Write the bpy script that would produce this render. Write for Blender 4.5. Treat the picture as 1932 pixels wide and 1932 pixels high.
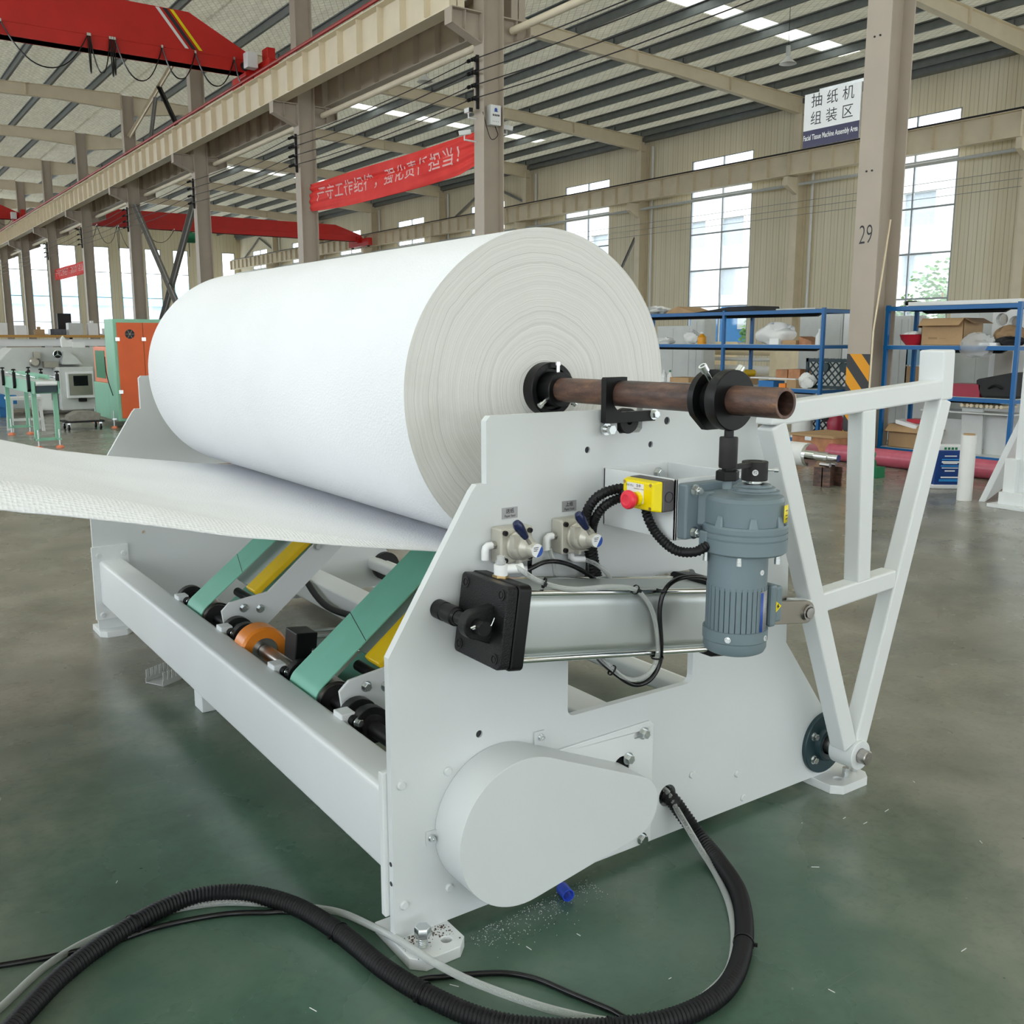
import bpy, bmesh, math, random
from mathutils import Vector, Matrix
from mathutils.geometry import tessellate_polygon
for _o in list(bpy.data.objects):
    bpy.data.objects.remove(_o)
SC = bpy.context.scene
COL = SC.collection
rnd = random.Random(7)
PI = math.pi
R = math.radians

# ---------------------------------------------------------------- camera, light, exposure
_pitch = math.atan(326 / 1836.0)
_yaw = math.atan(1300 / 1865.0)
_h = Vector((math.sin(_yaw), math.cos(_yaw), 0)); _r = Vector((math.cos(_yaw), -math.sin(_yaw), 0)); _u0 = Vector((0, 0, 1))
_f = _h * math.cos(_pitch) - _u0 * math.sin(_pitch)
_u = _u0 * math.cos(_pitch) + _h * math.sin(_pitch)
cam = bpy.data.cameras.new('camera')
cam.sensor_width = 36; cam.sensor_height = 36; cam.lens = 36 * 1836 / 1932.0
cam.clip_start = 0.05; cam.clip_end = 500
camo = bpy.data.objects.new('camera', cam); COL.objects.link(camo)
camo.matrix_world = Matrix(((_r.x, _u.x, -_f.x, -1.0149), (_r.y, _u.y, -_f.y, -1.9644), (_r.z, _u.z, -_f.z, 1.5), (0, 0, 0, 1)))
SC.camera = camo

W = bpy.data.worlds.new('overcast_sky'); SC.world = W; W.use_nodes = True
_bg = W.node_tree.nodes['Background']
_bg.inputs[0].default_value = (0.87, 0.945, 1.0, 1); _bg.inputs[1].default_value = WORLD_STRENGTH = 2.4

SC.view_settings.view_transform = 'Standard'; SC.view_settings.look = 'None'
SC.view_settings.exposure = 0.88; SC.view_settings.gamma = 1; SC.view_settings.use_curve_mapping = False
SC.cycles.max_bounces = 10; SC.cycles.diffuse_bounces = 6; SC.cycles.glossy_bounces = 4
SC.cycles.transmission_bounces = 6; SC.cycles.transparent_max_bounces = 16
SC.cycles.use_denoising = True
SC.cycles.caustics_reflective = False; SC.cycles.caustics_refractive = False
SC.cycles.sample_clamp_indirect = 6.0

# ---------------------------------------------------------------- mesh helpers
def V(*a): return Vector(a)
def frame(d):
    d = Vector(d).normalized()
    a = Vector((0, 0, 1)) if abs(d.z) < 0.9 else Vector((1, 0, 0))
    s = d.cross(a).normalized()
    return s, s.cross(d).normalized(), d

class MB:
    def __init__(s):
        s.bm = bmesh.new(); s.mi = 0
    def _f(s, vs):
        try:
            f = s.bm.faces.new(vs); f.material_index = s.mi; return f
        except ValueError:
            return None
    def hexa(s, c):
        v = [s.bm.verts.new(p) for p in c]
        for q in ((0, 3, 2, 1), (4, 5, 6, 7), (0, 1, 5, 4), (1, 2, 6, 5), (2, 3, 7, 6), (3, 0, 4, 7)):
            s._f([v[i] for i in q])
        return s
    def box(s, x0, x1, y0, y1, z0, z1):
        return s.hexa([(x0, y0, z0), (x1, y0, z0), (x1, y1, z0), (x0, y1, z0), (x0, y0, z1), (x1, y0, z1), (x1, y1, z1), (x0, y1, z1)])
    def obox(s, c, ax, hs):
        c = Vector(c); a, b, d = [Vector(k).normalized() * h for k, h in zip(ax, hs)]
        return s.hexa([c - a - b - d, c + a - b - d, c + a + b - d, c - a + b - d, c - a - b + d, c + a - b + d, c + a + b + d, c - a + b + d])
    def bar(s, p0, p1, w, t, side=None):
        """square bar p0->p1, width w along side, t across"""
        p0 = Vector(p0); p1 = Vector(p1); d = (p1 - p0)
        if side is None: sd, up, dd = frame(d)
        else:
            dd = d.normalized(); sd = Vector(side); sd = (sd - dd * sd.dot(dd)).normalized(); up = sd.cross(dd)
        return s.obox((p0 + p1) / 2, (dd, sd, up), (d.length / 2, w / 2, t / 2))
    def prism(s, pts, plane, a, b, holes=()):
        def P(p, t):
            return {'xz': (p[0], t, p[1]), 'xy': (p[0], p[1], t), 'yz': (t, p[0], p[1])}[plane]
        loops = [list(pts)] + [list(h) for h in holes]
        caps = []
        for t in (a, b):
            vl = [[s.bm.verts.new(P(p, t)) for p in L] for L in loops]
            caps.append(vl)
        for L0, L1 in zip(*caps):
            n = len(L0)
            for i in range(n):
                s._f([L0[i], L0[(i + 1) % n], L1[(i + 1) % n], L1[i]])
        for vl in caps:
            if not holes and len(pts) <= 4:
                s._f(vl[0])
            else:
                flat = [v for L in vl for v in L]
                for tri in tessellate_polygon([[Vector((p[0], p[1], 0)) for p in L] for L in loops]):
                    s._f([flat[k] for k in tri])
        return s
    def lathe(s, prof, p0, d, seg=32, closed=False, ang0=0.0):
        """prof = [(radius, height along d)]"""
        sd, up, dd = frame(d); p0 = Vector(p0); rings = []
        for r, h in prof:
            if r < 1e-6:
                rings.append([s.bm.verts.new(p0 + dd * h)])
            else:
                rings.append([s.bm.verts.new(p0 + dd * h + (sd * math.cos(ang0 + 2 * PI * i / seg) + up * math.sin(ang0 + 2 * PI * i / seg)) * r) for i in range(seg)])
        prs = list(zip(rings, rings[1:]))
        if closed: prs.append((rings[-1], rings[0]))
        for A, B in prs:
            for i in range(seg):
                j = (i + 1) % seg
                if len(A) == 1 and len(B) == 1: continue
                if len(A) == 1: s._f([A[0], B[i], B[j]])
                elif len(B) == 1: s._f([A[i], A[j], B[0]])
                else: s._f([A[i], A[j], B[j], B[i]])
        return s
    def cyl(s, p0, p1, r, r2=None, seg=24, ang0=0.0):
        p0 = Vector(p0); d = Vector(p1) - p0; L = d.length
        return s.lathe([(0, 0), (r, 0), (r if r2 is None else r2, L), (0, L)], p0, d, seg, ang0=ang0)
    def ringcyl(s, p0, p1, ro, ri, seg=32):
        p0 = Vector(p0); d = Vector(p1) - p0; L = d.length
        return s.lathe([(ri, 0), (ro, 0), (ro, L), (ri, L)], p0, d, seg, closed=True)
    def tube(s, path, r, seg=10, caps=True):
        path = [Vector(p) for p in path]; n = len(path); rings = []
        rf = r if callable(r) else (lambda i: r)
        t0 = (path[1] - path[0]).normalized(); sd, up, _ = frame(t0)
        prev = t0
        for i, p in enumerate(path):
            t = (path[min(i + 1, n - 1)] - path[max(i - 1, 0)]).normalized()
            q = prev.rotation_difference(t); sd = q @ sd; up = q @ up; prev = t
            rr = rf(i)
            rings.append([s.bm.verts.new(p + (sd * math.cos(2 * PI * k / seg) + up * math.sin(2 * PI * k / seg)) * rr) for k in range(seg)])
        for A, B in zip(rings, rings[1:]):
            for i in range(seg):
                s._f([A[i], A[(i + 1) % seg], B[(i + 1) % seg], B[i]])
        if caps:
            s._f(rings[0][::-1]); s._f(rings[-1])
        return s
    def sphere(s, c, r, seg=16, rings=10, sc=(1, 1, 1)):
        m = Matrix.Translation(c) @ Matrix.Diagonal((r * sc[0], r * sc[1], r * sc[2], 1))
        for f in bmesh.ops.create_uvsphere(s.bm, u_segments=seg, v_segments=rings, radius=1, matrix=m)['verts']:
            for g in f.link_faces: g.material_index = s.mi
        return s
    def grid(s, fn, nu, nv, closed_u=False):
        vs = [[s.bm.verts.new(fn(i / nu, j / nv)) for j in range(nv + 1)] for i in range(nu + (0 if closed_u else 1))]
        n = len(vs)
        for i in range(nu):
            for j in range(nv):
                s._f([vs[i][j], vs[(i + 1) % n][j], vs[(i + 1) % n][j + 1], vs[i][j + 1]])
        return s
    def hexbolt(s, p, d, r=0.012, h=None, washer=True, socket=False):
        p = Vector(p); d = Vector(d).normalized(); h = h or r * 1.1
        if washer: s.cyl(p, p + d * r * 0.22, r * 1.35, seg=20); p = p + d * r * 0.22
        if socket:
            s.lathe([(r, 0), (r, h), (r * .55, h), (r * .5, h * .5), (0, h * .5)], p, d, 16)
        else:
            s.lathe([(0, 0), (r, 0), (r, h * .9), (r * .88, h), (0, h)], p, d, 6, ang0=0.3)
        return s
    def add(s, me, mat=None):
        me2 = me.copy()
        if mat is not None: me2.transform(mat)
        n0 = len(s.bm.faces); s.bm.from_mesh(me2); s.bm.faces.ensure_lookup_table()
        for f in s.bm.faces[n0:]: f.material_index = s.mi
        bpy.data.meshes.remove(me2); return s
    def build(s, name, mat, parent=None, smooth=35, bevel=0, bseg=2, solid=0, label=None, norm=True, weld=False):
        if norm: bmesh.ops.recalc_face_normals(s.bm, faces=s.bm.faces[:])
        me = bpy.data.meshes.new(name); s.bm.to_mesh(me); s.bm.free()
        for m in (mat if isinstance(mat, (list, tuple)) else [mat]): me.materials.append(m)
        if smooth:
            me.polygons.foreach_set('use_smooth', [True] * len(me.polygons))
            me.set_sharp_from_angle(angle=R(smooth))
        o = bpy.data.objects.new(name, me); COL.objects.link(o)
        if solid:
            md = o.modifiers.new('thickness', 'SOLIDIFY'); md.thickness = solid; md.offset = 0
        if bevel:
            md = o.modifiers.new('edge', 'BEVEL'); md.width = bevel; md.segments = bseg; md.limit_method = 'ANGLE'; md.angle_limit = R(40)
        if parent is not None: attach(o, parent)
        if label: o['label'] = label
        return o

def split_build(mb, name, mat, parent, gap=.0015, **k):
    """build each separate piece held in mb as an object of its own"""
    bm = mb.bm; bm.verts.ensure_lookup_table(); seen = set(); isl = []
    for v in bm.verts:
        if v in seen: continue
        st = [v]; seen.add(v); cur = []
        while st:
            w = st.pop(); cur.append(w)
            for e in w.link_edges:
                o = e.other_vert(w)
                if o not in seen: seen.add(o); st.append(o)
        isl.append(cur)
    bx = [([min(v.co[i] for v in c) - gap for i in range(3)], [max(v.co[i] for v in c) + gap for i in range(3)]) for c in isl]
    par = list(range(len(isl)))
    def fnd(a):
        while par[a] != a: a = par[a]
        return a
    for i in range(len(isl)):
        for j in range(i):
            if all(bx[i][0][q] <= bx[j][1][q] and bx[j][0][q] <= bx[i][1][q] for q in range(3)): par[fnd(i)] = fnd(j)
    grp = {}
    for i, c in enumerate(isl): grp.setdefault(fnd(i), []).extend(c)
    out = []
    for g in grp.values():
        n = MB(); mp = {v: n.bm.verts.new(v.co) for v in g}
        for f in {f for v in g for f in v.link_faces}: n._f([mp[v] for v in f.verts])
        out.append(n.build(name, mat, parent, **k))
    bm.free(); return out

def world_of(o):
    m = o.matrix_basis.copy()
    if o.parent is not None: m = world_of(o.parent) @ o.matrix_parent_inverse @ m
    return m
def attach(o, parent):
    o.parent = parent; o.matrix_parent_inverse = world_of(parent).inverted()
def thing(name, label, cat, loc=(0, 0, 0), group=None):
    o = bpy.data.objects.new(name, None); COL.objects.link(o); o.location = loc
    o.empty_display_size = 0.1
    return tag(o, label, cat, group)
def tag(o, label, cat, group=None, kind=None):
    o['label'] = label; o['category'] = cat
    if group: o['group'] = group
    if kind: o['kind'] = kind
    return o
def struct(o):
    o['kind'] = 'structure'; return o
def dup(root, delta, label=None, rotz=0.0, pivot=None, scale=1.0):
    """a copy of a thing with copies of its parts and sub-parts, moved by delta"""
    r = root.copy(); COL.objects.link(r)
    r.location = Vector(root.location) + Vector(delta); r.rotation_euler.z += rotz
    if label: r['label'] = label
    for ch in list(root.children):
        c = ch.copy(); COL.objects.link(c); c.parent = r; c.matrix_parent_inverse = ch.matrix_parent_inverse.copy()
        for g in list(ch.children):
            d = g.copy(); COL.objects.link(d); d.parent = c; d.matrix_parent_inverse = g.matrix_parent_inverse.copy()
    return r
_tcache = {}
def text_mesh(body, size=1.0, align='CENTER', extrude=0.0, bold=0.0):
    key = (body, size, align, extrude, bold)
    if key in _tcache: return _tcache[key]
    cu = bpy.data.curves.new('lettering', 'FONT'); cu.body = body; cu.size = size; cu.align_x = align; cu.align_y = 'CENTER'
    cu.extrude = extrude; cu.offset = bold; cu.resolution_u = 4
    ob = bpy.data.objects.new('lettering', cu); COL.objects.link(ob)
    dg = bpy.context.evaluated_depsgraph_get()
    me = bpy.data.meshes.new_from_object(ob.evaluated_get(dg))
    bpy.data.objects.remove(ob); bpy.data.curves.remove(cu)
    _tcache[key] = me
    return me
def plane_mat(o, ex, ey, sx=1.0, sy=1.0):
    ex = Vector(ex).normalized(); ey = Vector(ey).normalized(); ez = ex.cross(ey)
    ex = ex * sx; ey = ey * sy
    return Matrix(((ex.x, ey.x, ez.x, o[0]), (ex.y, ey.y, ez.y, o[1]), (ex.z, ey.z, ez.z, o[2]), (0, 0, 0, 1)))
def catmull(pts, n=12):
    P = [Vector(p) for p in pts]; P = [P[0] * 2 - P[1]] + P + [P[-1] * 2 - P[-2]]; out = []
    for i in range(1, len(P) - 2):
        a, b, c, d = P[i - 1:i + 3]
        for k in range(n):
            t = k / n
            out.append(0.5 * ((2 * b) + (c - a) * t + (2 * a - 5 * b + 4 * c - d) * t * t + (3 * b - a - 3 * c + d) * t ** 3))
    out.append(P[-2]); return out
def resample(path, step):
    out = [path[0].copy()]; acc = 0.0; last = path[0].copy()
    for p in path[1:]:
        seg = (p - last); L = seg.length
        while L > 1e-9 and acc + L >= step:
            last = last + seg * ((step - acc) / L); out.append(last.copy()); seg = p - last; L = seg.length; acc = 0.0
        acc += L; last = p.copy()
    return out
def arc(cx, cy, r, a0, a1, n=12):
    return [(cx + r * math.cos(R(a0 + (a1 - a0) * i / n)), cy + r * math.sin(R(a0 + (a1 - a0) * i / n))) for i in range(n + 1)]
def circ(cx, cy, r, n=20): return [(cx + r * math.cos(2 * PI * i / n), cy + r * math.sin(2 * PI * i / n)) for i in range(n)]
def rrect(x0, x1, y0, y1, r, n=4):
    return arc(x1 - r, y1 - r, r, 0, 90, n) + arc(x0 + r, y1 - r, r, 90, 180, n) + arc(x0 + r, y0 + r, r, 180, 270, n) + arc(x1 - r, y0 + r, r, 270, 360, n)

# ---------------------------------------------------------------- materials
def srgb(*c):
    return tuple(((v / 255) / 12.92 if v / 255 <= 0.04045 else ((v / 255 + 0.055) / 1.055) ** 2.4) for v in c) + (1,)
class NT:
    def __init__(s, name):
        s.m = bpy.data.materials.new(name); s.m.use_nodes = True; s.t = s.m.node_tree
        s.bsdf = s.t.nodes['Principled BSDF']; s.out = s.t.nodes['Material Output']
    def n(s, typ, props=None, **ins):
        nd = s.t.nodes.new(typ)
        for k, v in (props or {}).items(): setattr(nd, k, v)
        for k, v in ins.items():
            k = int(k[1:]) if k[0] == 'i' and k[1:].isdigit() else k.replace('_', ' ')
            s.set(nd.inputs[k], v)
        return nd
    def set(s, sock, v):
        if isinstance(v, bpy.types.NodeSocket): s.t.links.new(v, sock)
        elif isinstance(v, bpy.types.Node): s.t.links.new(v.outputs[0], sock)
        else: sock.default_value = v
    def pos(s): return s.n('ShaderNodeTexCoord').outputs['Object']
    def math(s, op, a, b=0.0, clamp=False): return s.n('ShaderNodeMath', {'operation': op, 'use_clamp': clamp}, i0=a, i1=b).outputs[0]
    def noise(s, scale, detail=3, vec=None, rough=0.5, **k):
        return s.n('ShaderNodeTexNoise', k.pop('props', None), Vector=vec if vec is not None else s.pos(), Scale=scale, Detail=detail, Roughness=rough, **k)
    def ramp(s, fac, stops, interp='LINEAR'):
        nd = s.n('ShaderNodeValToRGB', None, Fac=fac); nd.color_ramp.interpolation = interp
        el = nd.color_ramp.elements
        while len(el) < len(stops): el.new(0.5)
        for e, (p, c) in zip(el, stops):
            e.position = p; e.color = c if len(c) == 4 else tuple(c) + (1,)
        return nd.outputs[0]
    def mix(s, fac, a, b, blend='MIX'):
        nd = s.n('ShaderNodeMix', {'data_type': 'RGBA', 'blend_type': blend})
        s.set(nd.inputs[0], fac); s.set(nd.inputs[6], a); s.set(nd.inputs[7], b); return nd.outputs[2]
    def bump(s, h, strength=0.3, dist=0.01):
        b = s.n('ShaderNodeBump', None, Height=h, Strength=strength, Distance=dist); s.set(s.bsdf.inputs['Normal'], b); return b
    def P(s, color=None, rough=None, metal=None, **k):
        if color is not None: s.set(s.bsdf.inputs['Base Color'], color)
        if rough is not None: s.set(s.bsdf.inputs['Roughness'], rough)
        if metal is not None: s.set(s.bsdf.inputs['Metallic'], metal)
        for a, v in k.items(): s.set(s.bsdf.inputs[a.replace('_', ' ')], v)
        return s
def mk(name, color, rough=0.5, metal=0.0, var=0.06, scale=6, bump=0.0, bscale=200, **k):
    """paint / plastic / metal with slight colour and roughness variation"""
    t = NT(name)
    nz = t.noise(scale, 4)
    c = color if len(color) == 4 else tuple(color) + (1,)
    lo = tuple(max(0, v * (1 - var)) for v in c[:3]) + (1,); hi = tuple(min(1, v * (1 + var)) for v in c[:3]) + (1,)
    t.P(t.ramp(nz.outputs[0], [(0.3, lo), (0.7, hi)]), None, metal, **k)
    t.set(t.bsdf.inputs['Roughness'], t.n('ShaderNodeMapRange', None, Value=nz.outputs[0], i3=max(0.02, rough - 0.06), i4=min(1, rough + 0.06)).outputs[0])
    if bump: t.bump(t.noise(bscale, 2).outputs[0], bump, 0.002)
    return t.m

M = {}
M['white'] = mk('white_paint', (0.72, 0.74, 0.745), 0.38, var=0.02, scale=3, bump=0.05, bscale=350)
M['white2'] = mk('white_plate_paint', (0.63, 0.655, 0.66), 0.42, var=0.02, scale=3, bump=0.05, bscale=350)
M['black'] = mk('black_oxide_steel', (0.0035, 0.0035, 0.004), 0.42, 0.0, Specular_IOR_Level=0.28)
M['blackcast'] = mk('black_cast_paint', (0.0035, 0.0035, 0.004), 0.34, bump=1.0, bscale=420, Specular_IOR_Level=0.35)
M['blackrub'] = mk('black_rubber', (0.005, 0.005, 0.006), 0.5, Specular_IOR_Level=0.3)
M['blackgloss'] = mk('black_gloss_hose', (0.004, 0.004, 0.005), 0.2, Specular_IOR_Level=0.4)
M['darksteel'] = mk('dark_phosphated_steel', (0.022, 0.020, 0.021), 0.5, 0.2, var=0.25, scale=30, Specular_IOR_Level=0.3)
M['zinc'] = mk('zinc_plated_steel', (0.70, 0.73, 0.74), 0.25, 1.0)
M['steel'] = mk('machined_steel', (0.46, 0.44, 0.42), 0.3, 1.0, var=0.1, scale=20)
M['chrome'] = mk('chromed_rod', (0.75, 0.77, 0.76), 0.12, 1.0)
M['barrel'] = mk('aluminium_barrel', (0.50, 0.53, 0.52), 0.42, 0.85, var=0.04)
M['nickel'] = mk('yellowed_nickel', (0.36, 0.33, 0.28), 0.35, 0.9)
M['motor'] = mk('motor_grey_blue', (0.155, 0.205, 0.23), 0.42, var=0.05, bump=0.08, bscale=260)
M['yellow'] = mk('yellow_plastic', (0.85, 0.68, 0.0), 0.35, var=0.02)
M['greybox'] = mk('grey_plastic', (0.095, 0.085, 0.09), 0.5)
M['red'] = mk('red_mushroom_plastic', (0.80, 0.03, 0.06), 0.35, var=0.02)
M['label'] = mk('label_white', (0.78, 0.79, 0.80), 0.5, var=0.01)
M['ink'] = mk('printed_ink', (0.02, 0.02, 0.025), 0.5)
M['inkblue'] = mk('blue_print', (0.02, 0.08, 0.38), 0.45)
M['alutag'] = mk('aluminium_tag', (0.38, 0.38, 0.39), 0.45, 0.4)
M['valve'] = mk('valve_beige_die_cast', (0.52, 0.50, 0.43), 0.36, 0.25, var=0.04)
M['navy'] = mk('navy_lever_knob', (0.008, 0.014, 0.06), 0.25)
M['fitting'] = mk('white_push_fitting', (0.78, 0.79, 0.79), 0.35, var=0.02)
M['brass'] = mk('brass', (0.6, 0.42, 0.2), 0.3, 1.0)
M['belt'] = mk('green_flat_belt', (0.19, 0.49, 0.37), 0.5, var=0.05, scale=8)
M['yellowpaint'] = mk('yellow_pad', (0.72, 0.47, 0.0), 0.5, var=0.06)
M['orange'] = mk('orange_polyurethane', (0.78, 0.23, 0.02), 0.3, var=0.05)
M['bluecap'] = mk('blue_plastic', (0.02, 0.07, 0.55), 0.35)
M['trunk'] = mk('grey_trunking', (0.42, 0.43, 0.42), 0.5)
# buildings
M['column'] = mk('taupe_column_paint', srgb(178, 166, 152), 0.5, var=0.05, scale=2)
M['beamp'] = mk('cream_beam_paint', srgb(224, 212, 188), 0.5, var=0.05, scale=2)
M['purlin'] = mk('galvanised_purlin', (0.16, 0.175, 0.175), 0.45, 0.35, var=0.12, scale=4)
M['brace'] = mk('grey_brace_steel', (0.30, 0.29, 0.275), 0.5, 0.2, var=0.1)
M['cranered'] = mk('crane_red_paint', (0.56, 0.014, 0.010), 0.42, var=0.06, scale=2)
M['railred'] = mk('conductor_red', (0.36, 0.02, 0.015), 0.45)
M['lightgrey'] = mk('light_grey_machine_paint', (0.56, 0.58, 0.57), 0.45, var=0.04)
M['mint'] = mk('mint_green_paint', (0.24, 0.52, 0.37), 0.42, var=0.04)
M['orangepanel'] = mk('orange_panel_paint', (0.72, 0.115, 0.02), 0.42, var=0.05, scale=3)
M['coral'] = mk('coral_panel_paint', (0.85, 0.25, 0.13), 0.42)
M['stainless'] = mk('brushed_stainless', (0.42, 0.39, 0.34), 0.35, 0.8, var=0.08)
M['screen'] = mk('dark_screen', (0.008, 0.008, 0.009), 0.15, Specular_IOR_Level=0.3)
M['wood'] = mk('plywood', (0.42, 0.19, 0.09), 0.6, var=0.25, scale=9)
M['cardboard'] = mk('corrugated_cardboard', (0.42, 0.27, 0.14), 0.75, var=0.08)
M['cardin'] = mk('cardboard_inside', (0.30, 0.19, 0.10), 0.8)
M['shelfblue'] = mk('shelf_blue_paint', (0.0, 0.11, 0.33), 0.35, var=0.04)
M['pink'] = mk('rose_film_wrap', (0.50, 0.10, 0.15), 0.3, var=0.12, scale=12)
M['film'] = mk('white_film_roll', (0.75, 0.75, 0.74), 0.5, var=0.03)
M['cream'] = mk('cream_machine_paint', (0.80, 0.68, 0.47), 0.45)
M['darkteal'] = mk('dark_teal_plastic', (0.015, 0.04, 0.05), 0.45)
M['redplastic'] = mk('red_plastic', (0.42, 0.01, 0.03), 0.3)
M['maroon'] = mk('maroon_painted_box', (0.30, 0.015, 0.04), 0.4)
M['blackcase'] = mk('black_fabric_case', (0.012, 0.012, 0.014), 0.7)
M['concrete'] = mk('stone_block', (0.27, 0.25, 0.22), 0.85, var=0.15, scale=14, bump=0.3, bscale=60)
M['greenpaint'] = mk('green_enamel', (0.01, 0.19, 0.08), 0.35)
M['bluebox'] = mk('blue_box', (0.01, 0.15, 0.42), 0.45)
M['bottle'] = mk('white_bottle', (0.7, 0.72, 0.73), 0.35)
M['amber'] = mk('amber_bottle', (0.65, 0.28, 0.01), 0.25)
M['leaf'] = mk('tree_leaves', (0.10, 0.24, 0.05), 0.6, var=0.3, scale=5)
M['facade'] = mk('pale_facade', (0.80, 0.79, 0.77), 0.7)
M['facadeglass'] = mk('facade_window', (0.44, 0.49, 0.55), 0.3)
M['asphalt'] = mk('yard_concrete', (0.42, 0.42, 0.4), 0.85)

def glassy(name, tint=(1, 1, 1), fac=0.12, rough=0.03):
    t = NT(name)
    tr = t.n('ShaderNodeBsdfTransparent', None, Color=tint + (1,)); gl = t.n('ShaderNodeBsdfGlossy', None, Roughness=rough)
    mx = t.n('ShaderNodeMixShader', None, Fac=fac); t.t.links.new(tr.outputs[0], mx.inputs[1]); t.t.links.new(gl.outputs[0], mx.inputs[2])
    t.t.links.new(mx.outputs[0], t.out.inputs[0]); return t.m
M['glass'] = glassy('window_glass', (0.97, 0.98, 0.98), 0.06)
def hose_mat():
    t = NT('clear_polyurethane_hose')
    lw = t.n('ShaderNodeLayerWeight', None, Blend=0.4)
    tr = t.n('ShaderNodeBsdfTransparent', None, Color=(0.90, 0.91, 0.90, 1))
    t.P((0.60, 0.62, 0.61, 1), 0.14)
    mx = t.n('ShaderNodeMixShader', None, Fac=t.ramp(lw.outputs['Facing'], [(0.05, (.30,) * 3), (0.6, (.75,) * 3)]))
    t.t.links.new(tr.outputs[0], mx.inputs[1]); t.t.links.new(t.bsdf.outputs[0], mx.inputs[2]); t.t.links.new(mx.outputs[0], t.out.inputs[0])
    return t.m
def bag_mat():
    t = NT('clear_plastic_bag'); t.P((0.75, 0.76, 0.77, 1), 0.25)
    tr = t.n('ShaderNodeBsdfTransparent', None, Color=(0.93, 0.93, 0.93, 1)); mx = t.n('ShaderNodeMixShader', None, Fac=0.35)
    t.t.links.new(tr.outputs[0], mx.inputs[1]); t.t.links.new(t.bsdf.outputs[0], mx.inputs[2]); t.t.links.new(mx.outputs[0], t.out.inputs[0])
    return t.m
M['clear'] = hose_mat()
M['plasticbag'] = bag_mat()

def translucent():
    t = NT('translucent_roof_sheet')
    tl = t.n('ShaderNodeBsdfTranslucent', None, Color=(0.85, 0.84, 0.78, 1)); df = t.n('ShaderNodeBsdfTransparent', None, Color=(0.5, 0.5, 0.46, 1))
    mx = t.n('ShaderNodeMixShader', None, Fac=0.35); t.t.links.new(tl.outputs[0], mx.inputs[1]); t.t.links.new(df.outputs[0], mx.inputs[2])
    t.t.links.new(mx.outputs[0], t.out.inputs[0]); return t.m
M['skylight'] = translucent()

def floor_mat():
    t = NT('worn_green_epoxy_floor'); p = t.pos()
    big = t.noise(0.55, 5, p, 0.6).outputs[0]; mid = t.noise(2.2, 6, p, 0.6).outputs[0]; fine = t.noise(40, 4, p, 0.6).outputs[0]
    green = t.ramp(mid, [(0.28, (0.042, 0.076, 0.056)), (0.5, (0.064, 0.122, 0.086)), (0.72, (0.110, 0.160, 0.115))])
    worn_sheen = t.ramp(mid, [(0.30, (0.155, 0.155, 0.122)), (0.55, (0.235, 0.228, 0.185)), (0.78, (0.31, 0.295, 0.25))])
    # green survives around the stand; aisles worn to concrete, window sheen painted into grey
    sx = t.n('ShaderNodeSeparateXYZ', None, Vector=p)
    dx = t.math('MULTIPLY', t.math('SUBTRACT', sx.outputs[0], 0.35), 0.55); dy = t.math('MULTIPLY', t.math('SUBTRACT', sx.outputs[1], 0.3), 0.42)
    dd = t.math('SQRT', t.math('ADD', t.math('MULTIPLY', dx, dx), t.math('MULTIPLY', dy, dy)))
    wear_sheen = t.math('ADD', dd, t.math('MULTIPLY', t.math('SUBTRACT', big, 0.5), 1.1))
    c2 = t.mix(t.ramp(wear_sheen, [(0.55, (0, 0, 0)), (1.5, (1, 1, 1))]), green, worn_sheen)
    c3 = t.mix(t.ramp(fine, [(0.5, (0, 0, 0)), (0.85, (0.35, 0.35, 0.35))]), c2, (0.035, 0.05, 0.038, 1))
    vo = t.n('ShaderNodeTexVoronoi', None, Vector=p, Scale=46.0)
    sp = t.math('LESS_THAN', vo.outputs['Distance'], t.math('MULTIPLY', t.math('GREATER_THAN', t.noise(7, 2, p).outputs[0], 0.52), 0.05))
    c4 = t.mix(t.math('MULTIPLY', sp, 0.4), c3, (0.36, 0.40, 0.35, 1))
    mp = t.n('ShaderNodeMapping', None, Vector=p, Rotation=(0, 0, 0.5), Scale=(0.6, 26, 1))
    sc = t.math('GREATER_THAN', t.noise(1.5, 2, mp.outputs[0]).outputs[0], 0.735)
    c5 = t.mix(t.math('MULTIPLY', sc, 0.2), c4, (0.2, 0.22, 0.19, 1))
    t.P(c5, t.ramp(t.noise(1.4, 5, p).outputs[0], [(0.3, (0.17,) * 3), (0.75, (0.38,) * 3)]))
    t.set(t.bsdf.inputs['Specular IOR Level'], 0.65)
    t.bump(t.math('ADD', t.noise(1.6, 3, p).outputs[0], t.math('MULTIPLY', t.noise(9, 4, p).outputs[0], 0.25)), 0.13, 0.02)
    return t.m
M['floor'] = floor_mat()

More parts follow.
